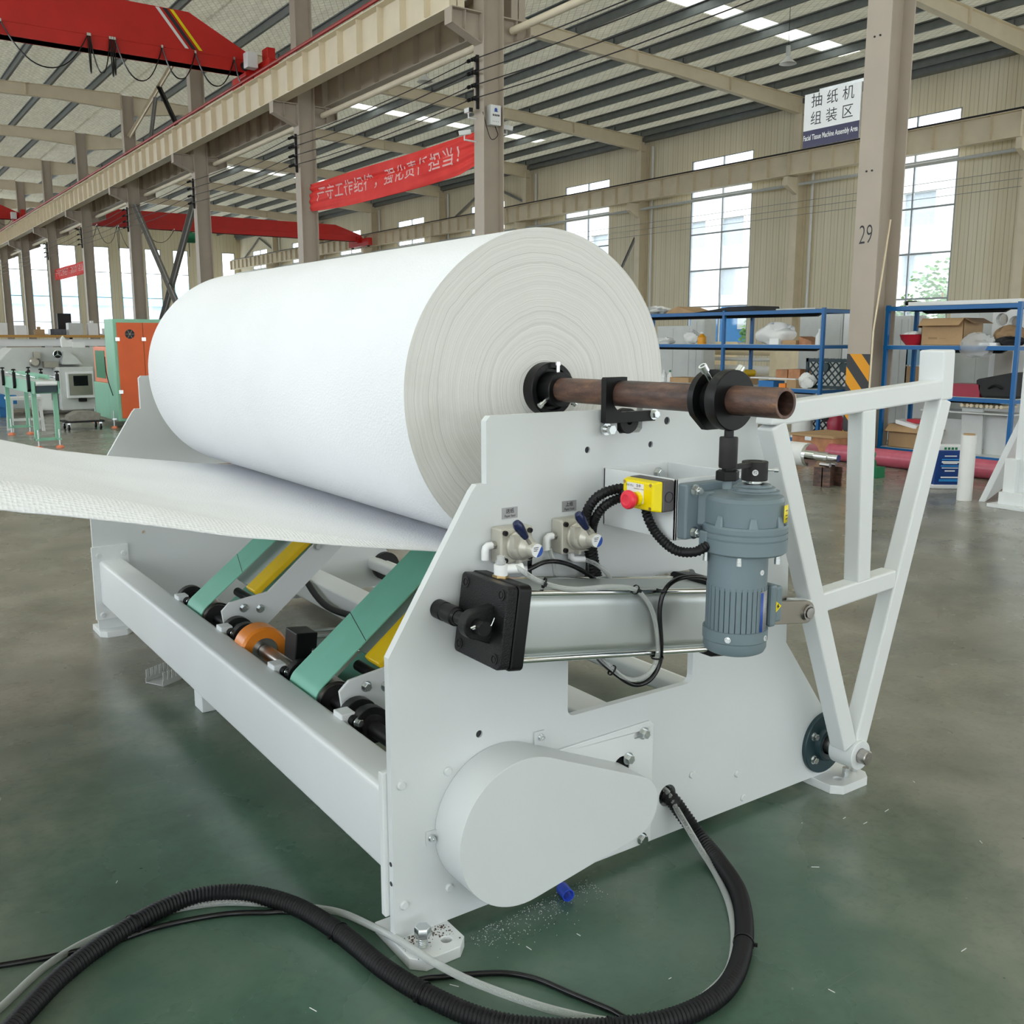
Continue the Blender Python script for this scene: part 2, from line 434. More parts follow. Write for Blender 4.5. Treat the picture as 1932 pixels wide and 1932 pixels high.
def roll_end():
    t = NT('layered_paper_roll_end'); p = t.pos()
    mp = t.n('ShaderNodeMapping', None, Vector=p, Location=(-0.685, 0, -1.35), Scale=(1, 0, 1))
    r = t.n('ShaderNodeVectorMath', {'operation': 'LENGTH'}, i0=mp.outputs[0]).outputs['Value']
    wob = t.noise(7, 2, mp.outputs[0]).outputs[0]
    rr = t.math('ADD', r, t.math('MULTIPLY', wob, 0.026))
    n1 = t.n('ShaderNodeTexNoise', {'noise_dimensions': '1D'}, W=rr, Scale=330.0, Detail=3.0, Roughness=0.6).outputs[0]
    n2 = t.n('ShaderNodeTexNoise', {'noise_dimensions': '1D'}, W=rr, Scale=70.0, Detail=2.0).outputs[0]
    blot = t.noise(5, 4, p).outputs[0]
    h = t.math('ADD', t.math('MULTIPLY', n1, 0.7), t.math('MULTIPLY', n2, 0.3))
    c = t.ramp(h, [(0.32, (0.50, 0.485, 0.45)), (0.43, (0.66, 0.65, 0.62)), (0.6, (0.74, 0.73, 0.70))])
    c = t.mix(t.ramp(blot, [(0.66, (0, 0, 0)), (0.8, (0.3, 0.3, 0.3))]), c, (0.5, 0.48, 0.43, 1))
    t.P(c, 0.85); t.bump(h, 0.35, 0.004); return t.m
M['rollend'] = roll_end()
def paper_mat():
    t = NT('embossed_tissue_paper'); p = t.pos()
    mp = t.n('ShaderNodeMapping', None, Vector=p, Scale=(150, 150, 150))
    vo = t.n('ShaderNodeTexVoronoi', None, Vector=mp.outputs[0], Scale=1.0)
    t.P(t.ramp(t.noise(2, 2, p).outputs[0], [(0.3, (0.76, 0.77, 0.795)), (0.7, (0.79, 0.80, 0.825))]), 0.9)
    t.bump(vo.outputs['Distance'], 0.35, 0.004); return t.m
M['paper'] = paper_mat()
def emboss_mat():
    t = NT('edge_embossed_tissue'); p = t.pos()
    mp = t.n('ShaderNodeMapping', None, Vector=p, Scale=(95, 140, 95))
    vo = t.n('ShaderNodeTexVoronoi', None, Vector=mp.outputs[0], Scale=1.0, Randomness=0.25)
    t.P((0.82, 0.83, 0.85, 1), 0.9); t.bump(vo.outputs['Distance'], 0.6, 0.008); return t.m
M['emboss'] = emboss_mat()
def rust_mat():
    t = NT('rusty_steel_pipe'); p = t.pos()
    mp = t.n('ShaderNodeMapping', None, Vector=p, Scale=(1, 0.25, 1))
    a = t.noise(30, 6, mp.outputs[0], 0.65).outputs[0]; b = t.noise(110, 4, p, 0.7).outputs[0]
    c = t.ramp(a, [(0.34, (0.035, 0.022, 0.019)), (0.47, (0.085, 0.046, 0.036)), (0.6, (0.15, 0.080, 0.056)), (0.72, (0.30, 0.14, 0.06))])
    c = t.mix(t.ramp(b, [(0.6, (0, 0, 0)), (0.75, (0.7, 0.7, 0.7))]), c, (0.03, 0.022, 0.02, 1))
    t.P(c, 0.4, 0.15); t.bump(b, 0.4, 0.003); return t.m
M['rust'] = rust_mat()
def ceiling_mat():
    t = NT('foil_insulation_with_wire_mesh'); p = t.pos()
    s = t.n('ShaderNodeSeparateXYZ', None, Vector=p)
    d1 = t.math('SINE', t.math('MULTIPLY', t.math('ADD', s.outputs[0], t.math('MULTIPLY', s.outputs[1], 0.6)), 28.0))
    d2 = t.math('SINE', t.math('MULTIPLY', t.math('SUBTRACT', s.outputs[0], t.math('MULTIPLY', s.outputs[1], 0.6)), 28.0))
    wire = t.math('MAXIMUM', t.math('GREATER_THAN', d1, 0.965), t.math('GREATER_THAN', d2, 0.965))
    mp = t.n('ShaderNodeMapping', None, Vector=p, Scale=(6, 0.8, 1))
    wr = t.noise(2.0, 5, mp.outputs[0], 0.6).outputs[0]
    c = t.ramp(wr, [(0.3, (0.50, 0.46, 0.37)), (0.7, (0.72, 0.68, 0.57))])
    c = t.mix(t.math('MULTIPLY', wire, 0.75), c, (0.22, 0.19, 0.14, 1))
    t.P(c, 0.6, 0.0); t.bump(wr, 0.6, 0.12)
    tl = t.n('ShaderNodeBsdfTranslucent', None, Color=t.mix(0.3, c, (0.60, 0.63, 0.62, 1))); mx = t.n('ShaderNodeMixShader', None, Fac=0.43)  # translucent share added so daylight through the roof brightens ceiling and hall
    t.t.links.new(t.bsdf.outputs[0], mx.inputs[1]); t.t.links.new(tl.outputs[0], mx.inputs[2]); t.t.links.new(mx.outputs[0], t.out.inputs[0])
    return t.m
M['ceiling'] = ceiling_mat()
def cladding(name, axis):
    t = NT(name); p = t.pos(); s = t.n('ShaderNodeSeparateXYZ', None, Vector=p)
    u = s.outputs[axis]
    fr = t.math('FRACT', t.math('MULTIPLY', u, 3.2))
    line = t.math('LESS_THAN', fr, 0.07); line2 = t.math('MULTIPLY', t.math('LESS_THAN', t.math('ABSOLUTE', t.math('SUBTRACT', fr, 0.5)), 0.03), 0.4)
    mp = t.n('ShaderNodeMapping', None, Vector=p, Scale=(1, 1, 0.15))
    c = t.ramp(t.noise(1.2, 4, mp.outputs[0]).outputs[0], [(0.3, srgb(220, 209, 180)), (0.7, srgb(234, 226, 202))])
    ln = t.math('MAXIMUM', line, line2)
    c = t.mix(t.math('MULTIPLY', ln, 0.55), c, srgb(140, 128, 104))
    t.P(c, 0.5); t.bump(t.math('SUBTRACT', 1.0, ln), 0.6, 0.03); return t.m
M['clad_y'] = cladding('cream_wall_cladding_y', 1); M['clad_x'] = cladding('cream_wall_cladding_x', 0)
def hazard():
    t = NT('hazard_stripe_tape'); p = t.pos(); s = t.n('ShaderNodeSeparateXYZ', None, Vector=p)
    a = t.math('ADD', t.math('ADD', s.outputs[1], s.outputs[0]), t.math('MULTIPLY', s.outputs[2], -1.0 / 1.15))
    st = t.math('LESS_THAN', t.math('FRACT', t.math('MULTIPLY', a, 2.75)), 0.5)
    t.P(t.mix(st, (0.03, 0.03, 0.033, 1), (0.80, 0.34, 0.0, 1)), 0.45); return t.m
M['hazard'] = hazard()
def bannermat():
    t = NT('red_banner_cloth'); p = t.pos()
    t.P(t.ramp(t.noise(1.5, 3, p).outputs[0], [(0.3, (0.70, 0.025, 0.022)), (0.7, (0.80, 0.05, 0.04))]), 0.7)
    return t.m
M['banner'] = bannermat()
M['bannertext'] = mk('faded_banner_print', (0.82, 0.50, 0.48), 0.7, var=0.1)
# ================================================================ building shell
XC, PY, Y0, XW, YE = 10.32, 9.08, 6.02, 31.2, 88.0
def YK(k): return Y0 + PY * k
def zr(x): return 11.45 - 0.0396 * (x - 10.4) if x > 10.3 else 11.5 - 0.02 * (10.3 - x)   # top of the rafters

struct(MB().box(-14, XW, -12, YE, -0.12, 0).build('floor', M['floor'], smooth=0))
struct(MB().box(XW + 0.1, 75, -20, 150, -0.3, -0.1).build('yard', M['asphalt'], smooth=0))
# right wall with its tall windows
WY = [17.75 + PY * j for j in range(-3, 8)]
wz0, wz1, ww = 1.35, 9.2, 3.55
holes = [[(y, wz0), (y + ww, wz0), (y + ww, wz1), (y, wz1)] for y in WY]
struct(MB().prism([(-12, 0), (YE, 0), (YE, 10.9), (-12, 10.9)], 'yz', XW, XW + 0.15, holes).build('wall_right', M['clad_y'], smooth=0))
M['wframe'] = mk('window_frame_aluminium', (0.30, 0.32, 0.33), 0.4, 0.4)
for j, y in enumerate(WY[3:]):
    b = MB()
    for (a, c) in ((y, y + .07), (y + ww - .07, y + ww), (y + ww * .47 - .03, y + ww * .47 + .03)): b.box(XW + .03, XW + .11, a, c, wz0, wz1)
    for i in range(6):
        z = wz0 + (wz1 - wz0) * i / 5; b.box(XW + .04, XW + .10, y, y + ww, max(wz0, z - .03), min(wz1, z + .03))
    o = struct(b.build('window_%d' % (j + 1), M['wframe'], smooth=0))
    MB().box(XW + .065, XW + .075, y + .03, y + ww - .03, wz0 + .03, wz1 - .03).build('glass_pane', M['glass'], o, smooth=0)
# end wall
EX = [(11.4, 1.35), (13.5, 1.35), (15.7, 1.4), (18.4, 1.35), (20.6, 1.35), (22.7, 1.35), (25.1, 1.35), (27.4, 1.3), (29.5, 1.2)]
EX = [(-12 + 2.3 * i, 1.35) for i in range(9)] + EX
holes = [[(x, 1.9), (x + w, 1.9), (x + w, 9.25), (x, 9.25)] for x, w in EX]
struct(MB().prism([(-14, 0), (XW, 0), (XW, 11.1), (10.3, 11.9), (-14, 11.5)], 'xz', YE, YE + .15, holes).build('wall_back', M['clad_x'], smooth=0))
for j, (x, w) in enumerate(EX[9:]):
    b = MB()
    for a in (x, x + w - .06): b.box(a, a + .06, YE + .03, YE + .1, 1.9, 9.25)
    for z in (1.9, 2.9, 5.0, 7.1, 9.19): b.box(x, x + w, YE + .03, YE + .1, z, z + .06)
    o = struct(b.build('window_%d' % (j + 9), M['wframe'], smooth=0))
    MB().box(x + .03, x + w - .03, YE + .06, YE + .07, 1.93, 9.2).build('glass_pane', M['glass'], o, smooth=0)

# unseen left and front walls, tall openings sized to steer light onto the stand
holes = [[(y, .5 if j < 1 else 3.0), (y + 7.2, .5 if j < 1 else 3.0), (y + 7.2, 9.8), (y, 9.8)] for j, y in enumerate([-10.5 + PY * j for j in range(11)])]
struct(MB().prism([(-12, 0), (YE, 0), (YE, 11.3), (-12, 11.3)], 'yz', -14.15, -14, holes).build('wall_left', mk('pale_wall_paint', (.62, .63, .63), .6), smooth=0))
holes = [[(x, .4), (x + 3.2, .4), (x + 3.2, 6.0), (x, 6.0)] for x in (-11, -5.5, 0, 5.5, 11, 17, 23)]
struct(MB().prism([(-14, 0), (XW, 0), (XW, 11.1), (10.3, 11.9), (-14, 11.5)], 'xz', -12.15, -12, holes).build('wall_front', M['clad_x'], smooth=0))

# roof: insulated sheets with skylight strips between them; left bay strips added for light
SKY = [(20.4, 17.0, 28.6), (38.3, 16.6, 28.8), (56.4, 16.6, 28.8), (74.5, 16.6, 28.8)]
def roof_panel(b, x0, x1, y0, y1, dz=0.29, th=0.06):
    b.hexa([(x0, y0, zr(x0) + dz), (x1, y0, zr(x1) + dz), (x1, y1, zr(x1) + dz), (x0, y1, zr(x0) + dz),
            (x0, y0, zr(x0) + dz + th), (x1, y0, zr(x1) + dz + th), (x1, y1, zr(x1) + dz + th), (x0, y1, zr(x0) + dz + th)])
b = MB(); y = -12.0
for (yc, xa, xb) in SKY:
    roof_panel(b, 10.301, XW + .1, y, yc - .45)
    roof_panel(b, 10.301, xa, yc - .45, yc + .45); roof_panel(b, xb, XW + .1, yc - .45, yc + .45)
    y = yc + .45
roof_panel(b, 10.301, XW + .1, y, YE + .1)
struct(b.build('ceiling_right', M['ceiling'], smooth=0))
ADDED_LSK = [(-6.8, 1.5), (2.3, 1.5), (11.4, 1.5)]  # unseen strips added to throw daylight down on the paper web
b = MB(); y = -12.0
for (yc, hw_) in ADDED_LSK:
    roof_panel(b, -14, 10.3, y, yc - hw_); roof_panel(b, -14, -8, yc - hw_, yc + hw_); roof_panel(b, 6, 10.3, yc - hw_, yc + hw_); y = yc + hw_
    q = MB(); roof_panel(q, -8, 6, yc - hw_, yc + hw_, 0.32, 0.01)
    tag(q.build('skylight', M['skylight'], smooth=0), 'unseen skylight strip added to light the stand from above', 'skylight', 'added skylight strips of the left bay')
roof_panel(b, -14, 10.3, y, YE + .1)
struct(b.build('ceiling_left', M['ceiling'], smooth=0))
for i, (yc, xa, xb) in enumerate(SKY):
    b = MB(); roof_panel(b, xa, xb, yc - .45, yc + .45, 0.32, 0.01)
    tag(b.build('skylight', M['skylight'], smooth=0), ['glowing translucent skylight strip nearest to the numbered column', 'glowing skylight strip above the red banner',
        'glowing skylight strip beyond the red banner, seen small', 'glowing skylight strip farthest away over the back bay'][i], 'skylight', 'skylight strips of the right bay')

# rafters and purlins
def rafter(k, side):
    y = YK(k); b = MB()
    if side > 0:
        top = [(10.56, zr(10.56)), (XW - .2, zr(XW - .2))]; bot = [(XW - .2, zr(XW) - .60), (24, zr(24) - .40), (12.5, zr(12.5) - .40), (10.56, zr(10.56) - .75)]
    else:
        top = [(-14, zr(-14)), (10.08, zr(10.08))]; bot = [(10.08, zr(10) - .62), (7.5, zr(7.5) - .45), (-14, zr(-14) - .45)]
    pts = top + bot
    b.prism(pts, 'xz', y - .006, y + .006)
    for L in (top, bot):
        for p, q in zip(L, L[1:]): b.bar((p[0], y, p[1]), (q[0], y, q[1]), .24, .018, side=(0, 1, 0))
    for x in ([13.2, 17.7, 22.3, 26.8] if side > 0 else [6.5, 2.0, -3]):
        b.box(x - .01, x + .01, y - .11, y + .11, zr(x) - .42, zr(x))
    return b.build('roof_rafter', M['beamp'], smooth=0)
for k in range(1, 9):
    tag(rafter(k, 1), 'cream tapered roof rafter of the right bay', 'roof beam', 'roof rafters of the right bay')
for k in range(3, 9):
    tag(rafter(k, -1), 'cream roof rafter left of the column row', 'roof beam', 'roof rafters of the left bay')
def purlin(x, y0, y1):
    z = zr(x); b = MB()
    b.prism([(x - .045, z), (x + .045, z), (x + .045, z + .03), (x + .014, z + .03), (x + .014, z + .25), (x + .06, z + .25), (x + .06, z + .29), (x - .06, z + .29), (x - .06, z + .25), (x - .014, z + .25), (x - .014, z + .03), (x - .045, z + .03)], 'xz', y0, y1)
    return b
for i in range(13):
    x = 11.8 + 1.58 * i
    b = purlin(x, 9.0, YE)
    for k in range(1, 9): b.box(x - .07, x + .07, YK(k) - .05, YK(k) + .05, zr(x), zr(x) + .2)
    tag(b.build('roof_purlin', M['purlin'], smooth=0), 'dark galvanised purlin running under the right bay roof', 'purlin', 'purlins of the right bay')
for i in range(10):
    x = 9.0 - 1.58 * i
    tag(purlin(x, 22.0, YE).build('roof_purlin', M['purlin'], smooth=0), 'dark galvanised purlin running under the left bay roof', 'purlin', 'purlins of the left bay')
b = MB().box(XW - .35, XW - .02, 9, YE, zr(XW) - .18, zr(XW) + .285)
tag(b.build('eave_gutter', M['purlin'], smooth=0), 'dark steel gutter along the top of the window wall', 'gutter')

# ---------------------------------------------------------------- steel columns
def h_col(x, y, dx, dy, z1, z0=0.0, tf=.018, tw=.012):
    o = [(-dx, -dy), (-dx + tf, -dy), (-dx + tf, -tw), (dx - tf, -tw), (dx - tf, -dy), (dx, -dy), (dx, dy), (dx - tf, dy), (dx - tf, tw), (-dx + tf, tw), (-dx + tf, dy), (-dx, dy)]
    return MB().prism([(x + a, y + c) for a, c in o], 'xy', z0, z1)
CL = ['taupe steel column numbered 29 with hazard stripes at its foot', 'taupe steel column rising behind the paper roll with wires and cameras', 'taupe steel column at the left end of the long red banner',
      'taupe steel column at the right foot of the crossed bracing', 'taupe steel column at the left foot of the crossed bracing', 'taupe steel column, sixth of its row counting from the numbered one',
      'taupe steel column, seventh of its row counting from the numbered one', 'taupe steel column, eighth of its row counting from the numbered one', 'taupe steel column, last of its row before the back wall']
for k in range(9):
    y = YK(k)
    t = thing('steel_column', CL[k], 'column', (XC, y, 0), 'columns between the two bays')
    h_col(XC, y, .24, .175, zr(XC)).build('column_shaft', M['column'], t, smooth=0)
    MB().box(XC - .32, XC + .32, y - .24, y + .24, 0, .025).build('base_plate', M['column'], t, smooth=0)
    for s in (-1, 1):
        b = MB()
        xa, xb = (XC + s * .24, XC + s * .92)
        b.prism([(xa, 7.18), (xb, 7.46), (xb, 7.72), (xa, 7.72)], 'xz', y - .008, y + .008)
        b.bar((xa, y, 7.18), (xb, y, 7.46), .26, .02, side=(0, 1, 0)); b.bar((xa, y, 7.73), (xb, y, 7.73), .28, .02, side=(0, 1, 0))
        b.box(xb - .01, xb + .01, y - .13, y + .13, 7.44, 7.73); b.box(XC + s * .6, XC + s * .612, y - .12, y + .12, 7.36, 7.72)
        b.build('crane_bracket', M['column'], t, smooth=0)
    if k == 0:
        MB().box(XC - .245, XC - .2405, y - .176, y + .176, 0.03, 1.31).build('hazard_stripe', M['hazard'], t, smooth=0)
        b = MB().add(text_mesh('29', .34, bold=-.004), plane_mat((XC - .2415, y + .005, 2.81), (0, -1, 0), (0, 0, 1), .62, 1)); b.build('painted_number', M['ink'], t, smooth=0, norm=False)
        b = MB().tube([(XC - .27, y - .21, 0.02), (XC - .25, y - .205, 1.6), (XC - .02, y - .19, 3.0)], .012, 6); b.build('wooden_pole', M['cream'], t)
        for z in (3.6, 5.2): 
            b = MB()
            for yy in (-.03, .05): b.cyl((XC - .24, y + yy, z), (XC - .25, y + yy, z), .012, seg=8)
            b.build('bolt', M['darksteel'], t)
for k in range(1, 9):
    y = YK(k); x = XW - .28
    t = thing('wall_column', 'cream steel column against the window wall', 'column', (x, y, 0), 'columns of the window wall')
    h_col(x, y, .26, .16, zr(XW) - .3).build('column_shaft', M['beamp'], t, smooth=0)
    b = MB(); b.prism([(x - .26, 7.05), (x - .85, 7.35), (x - .85, 7.68), (x - .26, 7.68)], 'xz', y - .1, y + .1); b.build('crane_bracket', M['beamp'], t, smooth=0)
    if k in (1, 2, 3): MB().box(x - .265, x - .261, y - .16, y + .16, .03, 1.5).build('hazard_stripe', M['hazard'], t, smooth=0)
for k in range(1, 9):
    y = YK(k) - .5
    tag(MB().tube([(XW - .12, y, 0), (XW - .12, y, 10.2)], .055, 10).build('downpipe', M['label']), 'white rain pipe running down beside a window wall column', 'pipe', 'rain pipes on the window wall')

# ---------------------------------------------------------------- crane runways
def runway(x, k, zb, zt, col, rail, nm, label, group, fw=.17):
    ya, yb = YK(k) + .01, YK(k + 1) - .01
    t = thing(nm, label, 'crane beam', (x, ya, zb), group)
    b = MB()
    b.prism([(x - fw, zb), (x + fw, zb), (x + fw, zb + .02), (x + .008, zb + .02), (x + .008, zt - .02), (x + fw + .03, zt - .02), (x + fw + .03, zt), (x - fw - .03, zt), (x - fw - .03, zt - .02), (x - .008, zt - .02), (x - .008, zb + .02), (x - fw, zb + .02)], 'xz', ya, yb)
    n = 9
    for i in range(n + 1):
        yy = ya + (yb - ya) * i / n; w = .155 if 0 < i < n else fw
        a0 = min(max(yy - .008, ya), yb - .016)
        b.box(x - w, x + w, a0, a0 + .016, zb + .02 + (.04 if 0 < i < n else 0), zt - .02)
    b.build('girder', M[col], t, smooth=0)
    MB().box(x - .035, x + .035, ya, yb, zt, zt + .10).build('rail', M[rail], t, smooth=0)
    return t
for k in range(1, 9):
    t = runway(XC - .72, k, 7.75, 8.55, 'beamp', 'darksteel', 'crane_runway_beam', 'cream ribbed crane runway beam on the left of the column row', 'runway beams left of the columns')
    MB().tube([(XC - .88, YK(k), 8.66), (XC - .88, YK(k + 1), 8.66)], .045, 8).build('conductor_rail', M['railred'], t, label='red conductor rail')
    runway(XC + .72, k, 7.75, 8.55, 'column', 'darksteel', 'crane_runway_beam', 'taupe ribbed crane runway beam on the right of the column row', 'runway beams right of the columns')
    tag(MB().cyl((XC + .5, YK(k) - PY + .2, 7.52), (XC + .5, YK(k) - .1, 7.52), .075, seg=14).build('tie_pipe', M['beamp']), 'light grey tie pipe between two columns below the crane beam', 'pipe', 'tie pipes between the columns')
for k in range(1, 9):
    t = runway(XW - .9, k, 7.72, 8.52, 'beamp', 'darksteel', 'crane_runway_beam', 'cream ribbed crane runway beam along the window wall', 'runway beams of the window wall')
    tag(MB().cyl((XW - .55, YK(k) + .2, 7.42), (XW - .55, YK(k + 1) - .2, 7.42), .06, seg=12).build('tie_pipe', M['lightgrey']), 'grey tie pipe below the crane beam of the window wall', 'pipe', 'tie pipes of the window wall')

# bracing
def brace(p, q, w, mat, label, group=None, sd=(1, 0, 0)):
    d = (Vector(q) - Vector(p)).normalized(); b = MB()
    b.bar(p, q, w, .012, side=sd); n = Vector(sd).cross(d).normalized() * (w * .4)
    b.bar(Vector(p) + n * .0, Vector(q) + n * .0, .012, w * .9, side=sd)
    return tag(b.build('diagonal_brace', mat, smooth=0), label, 'brace', group)
x = XC
brace((x, YK(4) - .17, 7.1), (x, YK(3) + .17, .05), .27, M['brace'], 'grey steel diagonal brace falling to the right between two columns', None)
brace((x + .1, YK(3) + .17, 7.15), (x + .1, YK(4) - .17, .05), .27, M['brace'], 'grey steel diagonal brace rising to the right between two columns', None)
brace((x, 42.2, 9.83), (x, 35.2, 11.4), .2, M['beamp'], 'cream strut running up from a column top toward the roof', None)
brace((x, 39.5, 8.7), (x, 38.1, 10.6), .16, M['brace'], 'thin grey strut standing up from the crane beam', None)
brace((x, 37.6, 10.9), (x, 35.1, 8.7), .2, M['darksteel'], 'dark steel strut leaning down onto the crane beam', None)
for k in (4, 8):
    y = YK(k)
    brace((XW - .1, y + .4, 8.8), (XW - .1, y + PY * .45, 10.2), .16, M['brace'], 'dark brace leaning up to the eave above the runway beam', 'braces of the window wall', sd=(1, 0, 0))
    brace((XW - .1, y + PY * .45, 10.2), (XW - .1, y + PY * .85, 8.8), .16, M['brace'], 'dark brace leaning up to the eave above the runway beam', 'braces of the window wall', sd=(1, 0, 0))
brace((XW - .4, YK(3) + .3, 6.2), (XW - .4, YK(3) + 4.6, 0.0), .18, M['brace'], 'grey brace low on the window wall behind the paper roll', None)

# trolley wires with their insulators
for i, z in enumerate((6.86, 6.62, 6.38, 6.14)):
    pts = []
    for k in range(0, 9):
        ya = YK(k); pts += [Vector((XC - .42, ya, z))] + [Vector((XC - .42, ya + PY * s, z - .10 * 4 * s * (1 - s))) for s in (.25, .5, .75)]
    tag(MB().tube(pts, .011, 5).build('trolley_wire', M['darksteel']), ['uppermost of the four dark trolley wires strung along the columns', 'second from the top of the four trolley wires', 'third from the top of the four trolley wires', 'lowest of the four dark trolley wires'][i], 'wire', 'trolley wires along the columns')
ins = None
for k in range(1, 7):
    if ins is None:
        y = YK(1); ins = thing('insulator_rack', 'dark rack of round insulators on a column face', 'insulator', (XC - .24, y, 6.5), 'insulator racks on the columns')
        MB().box(XC - .30, XC - .239, y - .02, y + .02, 5.98, 6.98).build('rack_bar', M['darksteel'], ins, smooth=0)
        for z in (6.86, 6.62, 6.38, 6.14):
            b = MB()
            for dy in (-.16, -.06, .08): b.lathe([(0, -.03), (.038, -.025), (.022, 0), (.038, .025), (0, .03)], (XC - .42, y + dy, z), (0, 1, 0), 12)
            b.tube([(XC - .42, y - .2, z), (XC - .42, y + .2, z)], .012, 6); b.tube([(XC - .30, y, z), (XC - .43, y, z)], .015, 6)
            b.build('insulator', M['blackrub'], ins)
    else:
        dup(ins, (0, PY * (k - 1), 0))
for z in (6.75, 6.5, 6.25):
    tag(MB().tube([(XW - .75, YK(1), z)] + [(XW - .75, YK(1) + PY * 7 * s, z - .02) for s in (.3, .6, 1)], .010, 5).build('trolley_wire', M['brace']), 'thin grey trolley wire strung along the window wall', 'wire', 'trolley wires of the window wall')

# ---------------------------------------------------------------- lamps
def pendant(x, y, z, label):
    t = thing('pendant_lamp', label, 'lamp', (x, y, z), 'high bay lamps')
    MB().lathe([(.05, .28), (.06, .22), (.10, .14), (.26, 0), (.25, 0), (.09, .13), (.04, .2)], (x, y, z), (0, 0, 1), 28).build('lamp_shade', M['label'], t)
    MB().cyl((x, y, z + .22), (x, y, z + .5), .07, seg=16).build('ballast', M['lightgrey'], t)
    MB().tube([(x, y, z + .5), (x, y, zr(x) + .25)], .008, 6).build('suspension_rod', M['darksteel'], t)
pendant(23.3, 18.6, 9.55, 'white bell shaped pendant lamp hanging below the skylight by the sign')
pendant(15.4, 26.4, 9.5, 'white bell shaped pendant lamp hanging behind the crane beam')
pendant(15.0, 44.0, 9.6, 'small white pendant lamp hanging far down the right bay')

# ---------------------------------------------------------------- overhead cranes
def crane(Y, x0, x1, zb, zt, s_end, label, hoist_x, stripes=True, end_x=None):
    """box girder across the bay; s_end: +1 tapered end at x1, both ends tapered otherwise"""
    t = thing('overhead_crane', label, 'crane', ((x0 + x1) / 2, Y, zb))
    zm = zb + .42
    pts = [(x0, zb), (x1, zb), (x1, zm), (x1 - 1.9, zt)] + ([(x0 + 1.9, zt), (x0, zm)] if s_end == 0 else [(x0, zt)])
    b = MB().prism(pts, 'xz', Y - .22, Y + .22); b.box(x0, x1, Y - .26, Y + .26, zb, zb + .025); b.box(x0, x1, Y - .235, Y - .22, zb + .34, zb + .36)
    b.build('main_girder', M['cranered'], t, smooth=0)
    for xe in ([x1] if s_end else [x0, x1]):
        sg = 1 if xe == x1 else -1
        b = MB().box(xe - .15, xe + .15, Y - 1.5, Y + 1.5, zb - .30, zb + .18); b.box(xe - .2 * sg - .2, xe - .2 * sg + .2, Y - .35, Y + .35, zb - .1, zb + .3)
        b.build('end_truck', M['cranered'], t, smooth=0, bevel=.02)
        for dy in (-1.2, 1.2):
            MB().cyl((xe - .06, Y + dy, zb - .26), (xe + .06, Y + dy, zb - .26), .14).build('wheel', M['darksteel'], t)
        if xe == x1 and s_end:
            m = MB().cyl((xe - .45, Y - .9, zb + .12), (xe - .45, Y - .45, zb + .12), .13).build('travel_motor', M['blackrub'], t)
            MB().box(xe - .62, xe - .30, Y - 1.1, Y - .8, zb - .05, zb + .36).build('gearbox', M['label'], m, smooth=0, bevel=.02)
            MB().box(xe - .05, xe + .2, Y - 1.15, Y - .75, zb + .18, zb + .55).build('limit_box', M['cranered'], t, smooth=0, bevel=.02)
    if stripes:
        for i, (mt, w) in enumerate((('label', .10), ('ink', .12), ('yellow', .10))):
            xa = x1 - 2.05 + .19 * i
            pl = [(xa, zm - .02), (xa + w, zm - .02), (xa + w - .75, zt - .02), (xa - .75, zt - .02)]
            MB().prism(pl, 'xz', Y - .2395, Y - .2355).build('painted_stripe', M[mt], t, smooth=0)
    if hoist_x is not None:
        b = MB().cyl((hoist_x - .3, Y - .45, zb - .35), (hoist_x + .3, Y - .45, zb - .35), .24); b.cyl((hoist_x - .15, Y, zb - .4), (hoist_x + .35, Y, zb - .4), .28)
        b.box(hoist_x - .2, hoist_x + .2, Y - .15, Y + .15, zb - .3, zb + .02)
        h = b.build('hoist', M['greenpaint'], t)
        MB().tube([(hoist_x, Y, zb - .6), (hoist_x, Y, zb - 1.5)], .02, 6).build('hook_rope', M['darksteel'], h)
    return t
def festoon(t, Y, z, xs, drops):
    for (a, c), d in zip(zip(xs, xs[1:]), drops):
        b = MB()
        for q in (0, .03):
            pts = [(a + (c - a) * s, Y - q, z - d * (1 - abs(2 * s - 1) ** 2.2)) for s in [i / 16 for i in range(17)]]
            b.tube(pts, .014, 6)
        b.build('festoon_cable', M['blackgloss'], t)
    for a in xs: MB().box(a - .025, a + .025, Y - .05, Y + .3, z - .02, z + .05).build('cable_trolley', M['zinc'], t, smooth=0)
t = crane(27.0, -10, 10.05, 9.02, 10.38, 1, 'large red overhead crane with striped end and looping cables', None)
festoon(t, 26.72, 9.33, [-1.0, 1.4, 3.4, 5.45, 5.5, 6.0, 6.06, 6.12, 7.35, 8.25, 9.35, 10.0], [.9, 1.1, .95, .95, .9, .95, .9, .95, .75, .8, .8])
t = crane(69.0, -10, 10.05, 9.0, 10.2, 1, 'distant red overhead crane at the edge of the picture', 7.2)
festoon(t, 68.6, 9.2, [6.4, 7.4, 7.5, 8.6, 9.6], [.9, 1.2, .9, .6])
t = crane(60.0, 11.3, 29.6, 8.0, 9.0, 0, 'long red overhead crane across the right bay beneath the roof', 18.0, stripes=False)
festoon(t, 59.5, 8.0, [11.5, 12.6, 13.7, 13.8, 15.2, 17.0], [1.0, 1.0, 1.4, 1.3, .8])

